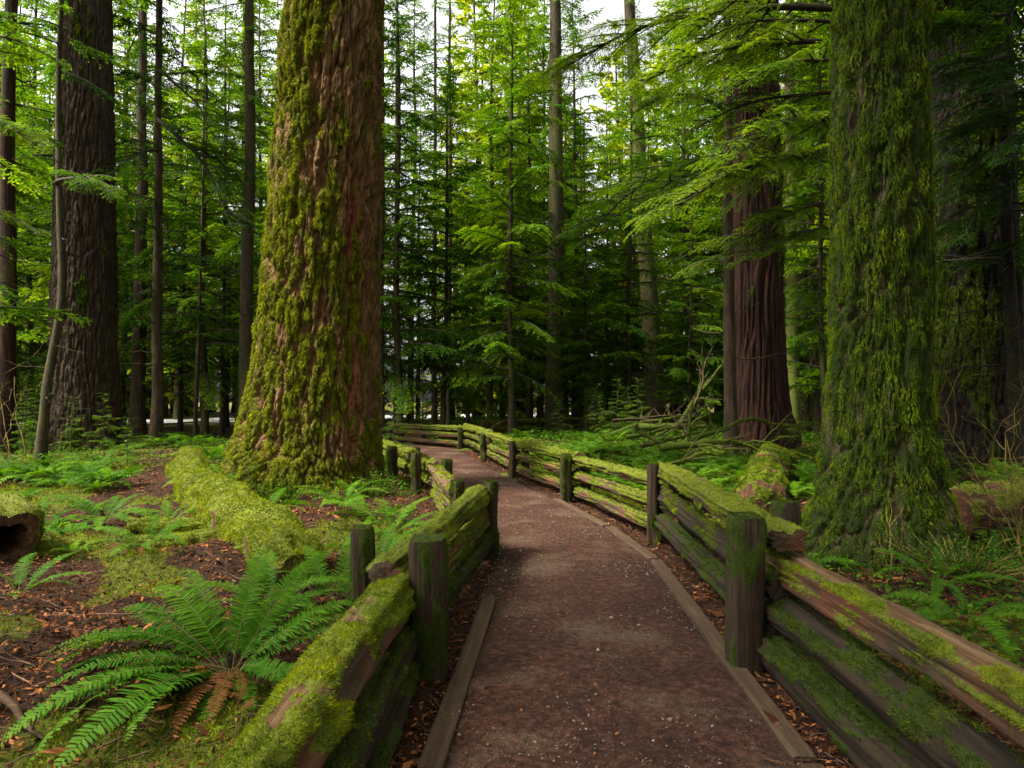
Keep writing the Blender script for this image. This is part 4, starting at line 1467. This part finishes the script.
def near_fern(label, x, y, spec, dead=(), seed=0, group=None):
    """spec: (azimuth deg, length, pitch offset deg) per frond"""
    rg = np.random.default_rng(1000 + seed)
    z = g1(x, y)
    root = thing('sword_fern', label, 'fern', (x, y, z), 0, group)
    for (az, L, dp) in spec:
        o = link('frond', FR[int(rg.integers(0, 9))], root)
        o.matrix_local = Matrix.Translation((.03 * math.cos(R_(az)), .03 * math.sin(R_(az)), .03)) @ Matrix.Rotation(R_(az), 4, 'Z') @ Matrix.Rotation(R_(-dp), 4, 'Y') @ \
            Matrix.Rotation(rg.normal(0, .32), 4, 'X') @ Matrix.Scale(L * 1.2 * rg.uniform(.9, 1.05), 4)
    for (az, L) in dead:
        o = link('dead_frond', DEADFR, root)
        o['label'] = 'withered orange-brown frond hanging to the soil'
        o.matrix_local = Matrix.Translation((.04 * math.cos(R_(az)), .04 * math.sin(R_(az)), .08)) @ Matrix.Rotation(R_(az), 4, 'Z') @ Matrix.Rotation(R_(rg.uniform(-4, 12)), 4, 'Y') @ Matrix.Rotation(rg.normal(0, .6), 4, 'X') @ Matrix.Scale(L, 4)
    return root


near_fern('large sword fern fanning out against the thick mossy fence log', -1.56, 3.82,
          [(178, .95, -12), (195, 1.0, -22), (210, 1.0, -26), (224, 1.0, -28), (187, .85, -16), (216, .8, -20), (242, .9, -26), (160, .85, -4), (145, .8, 6), (168, .62, 2), (235, .8, -22), (252, .72, -26), (280, .62, -30),
           (300, .5, -26), (120, .8, 16), (100, .72, 24), (84, .75, 22), (70, .62, 18), (52, .72, 4), (36, .8, -4), (20, .72, -10), (8, .6, -16), (62, .6, 12), (338, .5, -18),
           (350, .55, -22), (205, .6, -6), (130, .6, 4), (232, .95, -20), (248, .9, -22), (262, .8, -20), (172, .95, -18), (182, 1.0, -24), (152, .8, 0), (110, .7, 20), (44, .85, 2), (28, .8, -8)],
          [(262, .75), (285, .7), (240, .65), (272, .8), (300, .55), (195, .7), (215, .8), (30, .5), (70, .5)], 1)
near_fern('sword fern tucked between the fallen mossy log and the mossy fence end', -1.2, 6.2,
          [(100, .7, 0), (130, .75, -6), (155, .85, -10), (175, .8, -14), (200, .7, -14), (230, .65, -20), (260, .6, -24), (285, .62, -28), (310, .6, -22), (335, .6, -14), (10, .75, -10), (45, .7, 0), (75, .6, 10)],
          [(250, .4)], 2)
near_fern('sword fern rising behind the mossy rail end before the huge fir', -1.35, 7.6,
          [(20, .8, -10), (50, .75, -2), (80, .6, 6), (120, .75, 2), (150, .9, -4), (180, .8, -8), (215, .6, -14), (250, .6, -20), (290, .6, -20), (330, .7, -14)], [(200, .4)], 3)
near_fern('sword fern on the soil patch between hollow log and mossy log', at(105, 9.2), 9.2,
          [(30, .8, -12), (5, .9, -14), (60, .7, 0), (100, .6, 8), (140, .8, -4), (175, .9, -12), (205, .8, -14), (240, .7, -20), (270, .65, -24), (300, .7, -20), (335, .75, -16)], [(255, .5), (285, .4)], 4)
near_fern('sword fern crowning the rotten hollow log', at(45, 8.8), 8.8,
          [(20, .7, -10), (70, .6, 6), (120, .7, 2), (170, .8, -8), (215, .7, -14), (255, .6, -16), (300, .65, -14), (340, .7, -12)], [], 5)
near_fern('bright sword fern on the slope below the gloomy trunk', at(985, 6.6), 6.6,
          [(10, .7, -10), (60, .6, 4), (110, .6, 6), (150, .7, -6), (185, .75, -14), (220, .7, -20), (260, .6, -24), (300, .6, -22), (335, .65, -16)], [(240, .4)], 6)
near_fern('light green fern filling the gap under the bare-topped rail', at(965, 4.4), 4.4,
          [(20, .5, -8), (80, .45, 6), (130, .5, 0), (175, .55, -12), (215, .5, -18), (260, .5, -22), (310, .5, -18), (345, .5, -12)], [], 7)
near_fern('low fern below the shaggy trunk, beside the bare-topped rail', at(935, 5.2), 5.2,
          [(20, .5, -12), (80, .4, 4), (140, .5, -4), (180, .5, -14), (230, .5, -20), (280, .45, -24), (330, .5, -16)], [], 8)

near_fern('sword fern leaning over the mossy log beside the thick fence log', -1.3, 5.0,
          [(20, .6, -8), (60, .65, 6), (100, .7, 10), (130, .7, 4), (165, .65, -6), (200, .6, -14), (330, .5, -16), (350, .55, -12)], [], 9)
near_fern('sword fern sprouting between the green ridge and the fallen mossy log', at(168, 8.6), 8.6,
          [(20, .6, -8), (70, .55, 6), (120, .6, 2), (170, .65, -8), (215, .6, -14), (255, .5, -16), (300, .55, -14), (340, .6, -12)], [(240, .4)], 10)
near_fern('sword fern at the near edge of the bare soil left of the large fern', at(20, 5.2), 5.2,
          [(10, .5, -8), (60, .5, 6), (110, .5, 2), (160, .5, -8), (215, .5, -14), (300, .5, -14), (340, .5, -12)], [(240, .4), (20, .35)], 11)
near_fern('sword fern behind the fallen mossy log, left of the huge fir roots', at(215, 11.2), 11.2,
          [(20, .7, -8), (70, .6, 6), (120, .65, 2), (170, .7, -8), (215, .7, -14), (255, .6, -16), (300, .65, -14), (340, .7, -12)], [(240, .4)], 13)
near_fern('sword fern on the bare soil between huge fir and stepped fence', at(345, 9.3), 9.3,
          [(20, .7, -8), (70, .6, 6), (120, .65, 2), (170, .7, -8), (215, .7, -14), (255, .6, -16), (300, .65, -14), (340, .7, -12)], [(200, .5), (290, .4)], 14)
near_fern('small sword fern in the moss beside the half-buried green ridge', at(150, 6.6), 6.6,
          [(20, .5, -8), (70, .5, 6), (120, .5, 2), (170, .55, -8), (215, .5, -14), (255, .5, -16), (300, .5, -14), (340, .5, -12)], [(200, .4), (290, .4)], 15)
near_fern('sword fern filling the hollow between mossy log, square post and large fern', -1.75, 4.95,
          [(20, .6, -8), (60, .65, 4), (95, .6, 8), (130, .6, 2), (170, .6, -8), (215, .5, -14), (330, .5, -14), (355, .6, -10)], [(250, .4)], 16)
near_fern('sword fern beside the mossy log, halfway to the huge fir', at(262, 8.6), 8.6,
          [(20, .65, -8), (70, .6, 6), (120, .6, 2), (170, .65, -8), (215, .6, -14), (255, .55, -16), (300, .6, -14), (340, .65, -12)], [(240, .4)], 17)
near_fern('sword fern pressed against the outer root of the shaggy trunk', at(805, 6.6), 6.6,
          [(20, .5, -8), (80, .5, 6), (130, .55, 2), (175, .6, -8), (215, .55, -14), (260, .5, -20), (310, .5, -16)], [], 12)

# smaller ferns by mesh
FV = []
for i in range(6):
    rg = np.random.default_rng(1200 + i)
    b = MB()
    nf = int(rg.integers(10, 16))
    for k in range(nf):
        L = rg.uniform(.55, .95)
        Mx = np.array(Matrix.Rotation(k * 6.283 / nf + rg.normal(0, .2), 3, 'Z') @ Matrix.Rotation(R_(rg.uniform(-10, 20)), 3, 'Y') @ Matrix.Rotation(rg.normal(0, .2), 3, 'X'))
        frond_into(b, frond(L, .1, 20, rg.uniform(45, 68), rg.uniform(-40, -12), rg, False, rg.normal(0, .1)), Mx, np.array([0, 0, .02]))
    FV.append(b.mesh('sword_fern', [M['fern'], M['fern_stem']]))
FZ = [((5, 400), (6.3, 13.5), 15, 'small sword fern scattered on the soil around the fallen mossy log'),
      ((600, 760), (9.0, 18), 44, 'sword fern in the green hollow between the fence and the red-brown cedar'),
      ((520, 640), (15, 24), 26, 'sword fern in the patch between the outer fence and the dark-footed pole tree'),
      ((0, 120), (9.5, 16), 17, 'sword fern on the mossy ground before the massive dark trunk'),
      ((120, 235), (15, 24), 16, 'sword fern on the ground before the pale road strip'),
      ((930, 1060), (7.5, 12), 24, 'sword fern on the shaded slope beyond the shaggy trunk'),
      ((775, 830), (9.5, 16), 12, 'sword fern between the mossy log and the shaggy trunk'),
      ((300, 430), (16, 26), 16, 'sword fern behind the stepped fence and the huge fir'),
      ((440, 640), (26, 38), 26, 'small distant fern beyond the end of the path')]
for (pa, pb), (da, db), n, lab in FZ:
    rg = np.random.default_rng(len(lab) * 7 + n)
    k = 0
    for _ in range(n * 6):
        if k >= n:
            break
        d_ = rg.uniform(da, db)
        x_ = at(rg.uniform(pa, pb), d_)
        if float(path_dist(x_, d_)) < 1.7 or any((x_ - tx) ** 2 + (d_ - ty) ** 2 < .3 for tx, ty in TREES) or (x_ + 3.46) ** 2 + (d_ - 12.2) ** 2 < 3.2 \
                or (x_ - 3.9) ** 2 + (d_ - 7.3) ** 2 < 1.6 or (abs((x_ + 1.78) * .856 + (d_ - 5.75) * .517) < 1.0 and 5 < d_ < 13.5 and x_ > -7.5):
            continue
        o = link('sword_fern', FV[int(rg.integers(0, 6))], None, (x_, d_, g1(x_, d_) + .02), (rg.normal(0, .1), rg.normal(0, .1), rg.uniform(0, 6.28)))
        o.scale = (float(rg.uniform(.7, 1.25)) * (.62 if 'small sword' in lab else 1),) * 3
        tag(o, lab, 'fern', 'ferns, ' + lab.split('fern ')[1])
        k += 1


# ------------------------------------------------------------------ shrubs
def leafy_shrub(label, x, y, H, R, n, seed, leafsize=.035):
    rg = np.random.default_rng(seed)
    b = MB()
    B, D, T = [], [], []
    for k in range(n):
        az, r = rg.uniform(0, 6.28), R * rg.random() ** .6
        p1 = np.array([r * math.cos(az), r * math.sin(az), H * rg.uniform(.35, 1) * (1 - .4 * (r / R) ** 2)])
        Q, Rq = crooked((p1[0] * .15, p1[1] * .15, -.05), p1, .008, rg, 9, .06)
        V, f = tube(Q, Rq, 4)
        b.add(V, f, 1, True, tone=0.)
        m_ = 42
        t = 2 + rg.random(m_) * 5.99
        i = t.astype(int)
        c = Q[i] + (Q[i + 1] - Q[i]) * (t - i)[:, None] + rg.normal(0, .05, (m_, 3))
        B.append(c)
        D.append(unit(rg.normal(0, 1, (m_, 3)) * np.array([1, 1, .35]) + np.array([0, 0, -.1])))
    B, D = np.concatenate(B), np.concatenate(D)
    w = unit(np.cross(D, np.array([0, 0, 1.]) + rg.normal(0, .3, B.shape)))
    V, f = quads(B, D, w, leafsize * rg.uniform(.6, 1.3, len(B)), leafsize * .55, .5)
    b.add(V, f, 0, False, tone=np.repeat(rg.random(len(B)), 4))
    z = g1(x, y)
    root = thing('leafy_shrub', label, 'shrub', (x, y, z))
    link('foliage', b.mesh('foliage', [M['leaf'], M['twig_wood']]), root)
    return root


leafy_shrub('small leafy shrub growing against the foot of the huge fir', at(245, 11), 11, .75, .7, 40, 61, .05)
leafy_shrub('leafy shrub hiding the roots of the huge fir, above the fallen mossy log', at(285, 10.6), 10.6, .45, .6, 34, 62, .05)
leafy_shrub('tuft of leaves at the outer root of the huge fir beside the stepped fence', at(375, 10.9), 10.9, .4, .45, 26, 63, .045)
leafy_shrub('low green shrub under the pale stick shrub by the bare-topped rail', at(960, 5.6), 5.6, .35, .7, 40, 64, .035)
leafy_shrub('low light green shrub seen through the gap below the bare-topped rail', at(880, 4.9), 4.9, .25, .55, 30, 65, .03)


def bare_shrub(label, x, y, H, seed, n=5, lean=(0, 0), depth=3):
    rg = np.random.default_rng(seed)
    b = MB()

    def grow(p, d, l, r, k):
        Q, Rq = crooked(p, p + d * l, r, rg, 9, .1, .45)
        V, f = tube(Q, Rq, 5)
        b.add(V, f, 0, True)
        if k == 0:
            return
        for _ in range(int(rg.integers(2, 5))):
            i = int(rg.integers(3, 9))
            grow(Q[i], unit(d + rg.normal(0, .55, 3)), l * rg.uniform(.35, .7), Rq[i] * .7, k - 1)

    for _ in range(n):
        d = unit(np.array([lean[0] + rg.normal(0, .35), lean[1] + rg.normal(0, .35), 1.]))
        grow(np.array([rg.normal(0, .08), rg.normal(0, .08), -.05]), d, H * rg.uniform(.5, .8), .0045 + .0026 * H, depth)
    root = thing('bare_shrub', label, 'shrub', (x, y, g1(x, y)))
    link('stem', b.mesh('stem', [M['twig_wood']]), root)
    return root


bare_shrub('leafless yellow-twigged shrub arching in front of the gloomy trunk', at(1012, 6.8), 6.8, 2.3, 71, 5, (-.32, 0))
bare_shrub('thin leafless shrub with pale twigs before the shaggy trunk', at(900, 6.0), 6.0, .9, 72, 3, (-.1, 0), 2)
bare_shrub('single pale upright stem between shaggy trunk and dark rotten log', at(955, 6.6), 6.6, .95, 73, 1, (.02, 0), 1)
bare_shrub('tall leafless shrub with arching stems at the picture edge', at(1040, 6.2), 6.2, 1.7, 74, 4, (-.3, 0))
bare_shrub('pale leafless shrub beside the reddish stem and slim crooked tree', at(14, 15), 15, 3.2, 75, 4, (.1, 0))

# ------------------------------------------------------------------ what nobody could count
rg = np.random.default_rng(31)


def scatter(n, ymax, xw, seed, dens=None, ymin=1.2, pmin=.95, bias=1.5):
    r = np.random.default_rng(seed)
    y = ymin + (ymax - ymin) * r.random(n * 3) ** bias
    x = r.uniform(-1, 1, n * 3) * (y * xw + .6)
    k = path_dist(x, y) > pmin
    if dens is not None:
        k &= r.random(n * 3) < dens(x, y)
    x, y = x[k][:n], y[k][:n]
    return x, y, r


x, y, r = scatter(140000, 19, .82, 81, lambda x, y: mossiness(x, y) ** 1.5)
P_ = xyz(x, y, gh(x, y))
lump = fbm(P_ / .11, 90, 3)
V, f = moss_blades(P_ + np.array([0, 0, 1.]) * (np.clip(lump - .4, 0, 1) * .08)[:, None], np.tile([0, 0, 1.], (len(x), 1)), 1, r, (.016 + .0028 * y) * (.5 + lump), .004 + .0011 * y, 0., 1.1)
b = MB()
b.add(V, f, 0, False, tone=np.repeat(np.clip(lump * 1.2 - .2 + r.normal(0, .15, len(x)), 0, 1), 3))
tag(link('ground_moss', b.mesh('ground_moss', [M['moss']])), 'yellow-green moss carpeting the forest floor', 'moss', kind='stuff')

x, y, r = scatter(110000, 24, .82, 82, lambda x, y: 1 - .75 * mossiness(x, y), pmin=.75)
n = len(x)
P_ = xyz(x, y, gh(x, y) + r.uniform(.004, .03, n))
d = unit(np.stack([r.normal(0, 1, n), r.normal(0, 1, n), r.normal(0, .3, n)], -1))
w = unit(np.cross(d, np.array([0, 0, 1.]) + r.normal(0, .4, (n, 3))))
sz = r.uniform(.01, .045, n) * (1 + y * .04)
V, f = quads(P_, d, w, sz, sz * r.uniform(.2, .7, n), .5)
V = V.reshape(-1, 4, 3)
V[:, 2, 2] += r.normal(0, .4, n) * sz * .5
b = MB()
b.add(V.reshape(-1, 3), f, 0, False, tone=np.repeat(r.random(n) ** 1.6, 4))
x, y, r = scatter(3000, 13, .82, 86, lambda x, y: 1 - .6 * mossiness(x, y), pmin=.85)
n = len(x)
P_ = xyz(x, y, gh(x, y) + r.uniform(.004, .04, n))
d = unit(np.stack([r.normal(0, 1, n), r.normal(0, 1, n), r.normal(0, .35, n)], -1))
w = unit(np.cross(d, np.array([0, 0, 1.]) + r.normal(0, .5, (n, 3))))
sz = r.uniform(.05, .15, n)
V, f = quads(P_, d, w, sz, sz * r.uniform(.12, .4, n), .45)
b.add(V, f, 0, False, tone=np.repeat(r.random(n) ** 1.3, 4))
x, y, r = scatter(9000, 13, .55, 85, lambda x, y: (path_dist(x, y) < .95) * (.25 + .75 * sstep(.45, .6, fbm(xyz(x / .5, y / .5), 15, 3))), pmin=-1, bias=1.2)
n = len(x)
P_ = xyz(x, y, path_z(x, y) + r.uniform(.002, .01, n))
d = unit(np.stack([r.normal(0, 1, n), r.normal(0, 1, n), r.normal(0, .2, n)], -1))
w = unit(np.cross(d, np.array([0, 0, 1.]) + r.normal(0, .4, (n, 3))))
sz = r.uniform(.006, .022, n) * (1 + y * .04)
V, f = quads(P_, d, w, sz, sz * r.uniform(.15, .6, n), .5)
b.add(V, f, 0, False, tone=np.repeat(r.random(n) ** 1.5, 4))
tag(link('leaf_litter', b.mesh('leaf_litter', [M['litter']])), 'red-brown leaf and needle litter on the soil', 'litter', kind='stuff')

x, y, r = scatter(2600, 14, .8, 83, pmin=.7)
b = MB()
for i in range(len(x)):
    l = r.uniform(.05, .3)
    a = r.uniform(0, 6.28)
    z = float(0)
    p0 = np.array([x[i], y[i], 0])
    p1 = p0 + np.array([math.cos(a) * l, math.sin(a) * l, 0])
    zz = gh(np.array([p0[0], p1[0]]), np.array([p0[1], p1[1]])) + r.uniform(.006, .03, 2)
    p0[2], p1[2] = zz
    Q, Rq = crooked(p0, p1, r.uniform(.0015, .005), r, 5, .06, .5)
    V, f = tube(Q, Rq, 4)
    b.add(V, f, 0, True)
m = Mat('litter_twig', .85)
m.color(m.ramp(m.noise(m.coords('World'), 3), [(.35, (.04, .02, .012)), (.65, (.2, .12, .07))]))
tag(link('twig_litter', b.mesh('twig_litter', [m.m])), 'small dead twigs littering the forest floor', 'litter', kind='stuff')

# low green plants over the farther ground
x, y, r = scatter(85000, 46, .86, 84, lambda x, y: .35 * sstep(.42, .62, fbm(xyz(x / 2.2, y / 2.2), 61, 3)) + .6 * sstep(9, 20, y) + .4 * ((x > 2.2) & (y > 3)) - .3 * ((x < -1) & (y < 7)) - 1.0 * ((x < -4) & (y > 27)) - .42 * ((x < -3) & (y < 27)), ymin=3.5, pmin=1.5, bias=1.3)
n = len(x)
hgt = r.random(n) * (.10 + .010 * y)
P_ = xyz(x, y, gh(x, y) + hgt)
d = unit(np.stack([r.normal(0, 1, n), r.normal(0, 1, n), r.normal(0, .35, n)], -1))
w = unit(np.cross(d, np.array([0, 0, 1.]) + r.normal(0, .35, (n, 3))))
sz = r.uniform(.02, .05, n) * (1 + y * .09)
V, f = quads(P_, d, w, sz, sz * .5, .5)
b = MB()
b.add(V, f, 0, False, tone=np.repeat(r.random(n), 4))
tag(link('undergrowth', b.mesh('undergrowth', [M['leaf']])), 'low green leaves covering the forest floor', 'undergrowth', kind='stuff')

# ------------------------------------------------------------------ light, sky, camera
SUN_EL, SUN_AZ = R_(56), R_(-110)          # azimuth from +Y towards +X
world = bpy.data.worlds.new('World')
sc.world = world
world.use_nodes = True
nt = world.node_tree
bg = nt.nodes['Background']
sky = nt.nodes.new('ShaderNodeTexSky')
sky.sky_type = 'NISHITA'
sky.sun_disc = False
sky.sun_elevation = SUN_EL
sky.sun_rotation = SUN_AZ
sky.dust_density = 6
sky.air_density = 1.0
hs = nt.nodes.new('ShaderNodeHueSaturation')
hs.inputs['Saturation'].default_value = .06
nt.links.new(sky.outputs[0], hs.inputs['Color'])
nt.links.new(hs.outputs[0], bg.inputs['Color'])
bg.inputs['Strength'].default_value = .062
sl = bpy.data.lights.new('sun', 'SUN')
sl.energy = 1.5
sl.angle = R_(10)
sl.color = (1, .92, .74)
so = bpy.data.objects.new('sun', sl)
COL.objects.link(so)
dv = Vector((math.sin(SUN_AZ) * math.cos(SUN_EL), math.cos(SUN_AZ) * math.cos(SUN_EL), math.sin(SUN_EL)))
so.rotation_euler = dv.to_track_quat('Z', 'Y').to_euler()
so.location = dv * 60

cam = bpy.data.cameras.new('camera')
cam.lens = 24
cam.sensor_width = 36
cam.clip_start = .05
cam.clip_end = 2000
co = bpy.data.objects.new('camera', cam)
COL.objects.link(co)
co.location = (0, 0, CAMZ)
co.rotation_euler = (R_(90 + 1.34), 0, 0)
sc.camera = co

vs = sc.view_settings
vs.view_transform = 'Standard'
vs.look = 'None'
vs.exposure = 2.95
vs.gamma = 1
cy = sc.cycles
cy.max_bounces = 6
cy.diffuse_bounces = 4
cy.glossy_bounces = 2
cy.transmission_bounces = 4
cy.transparent_max_bounces = 4
cy.caustics_reflective = False
cy.caustics_refractive = False
cy.sample_clamp_indirect = 4
cy.use_denoising = True
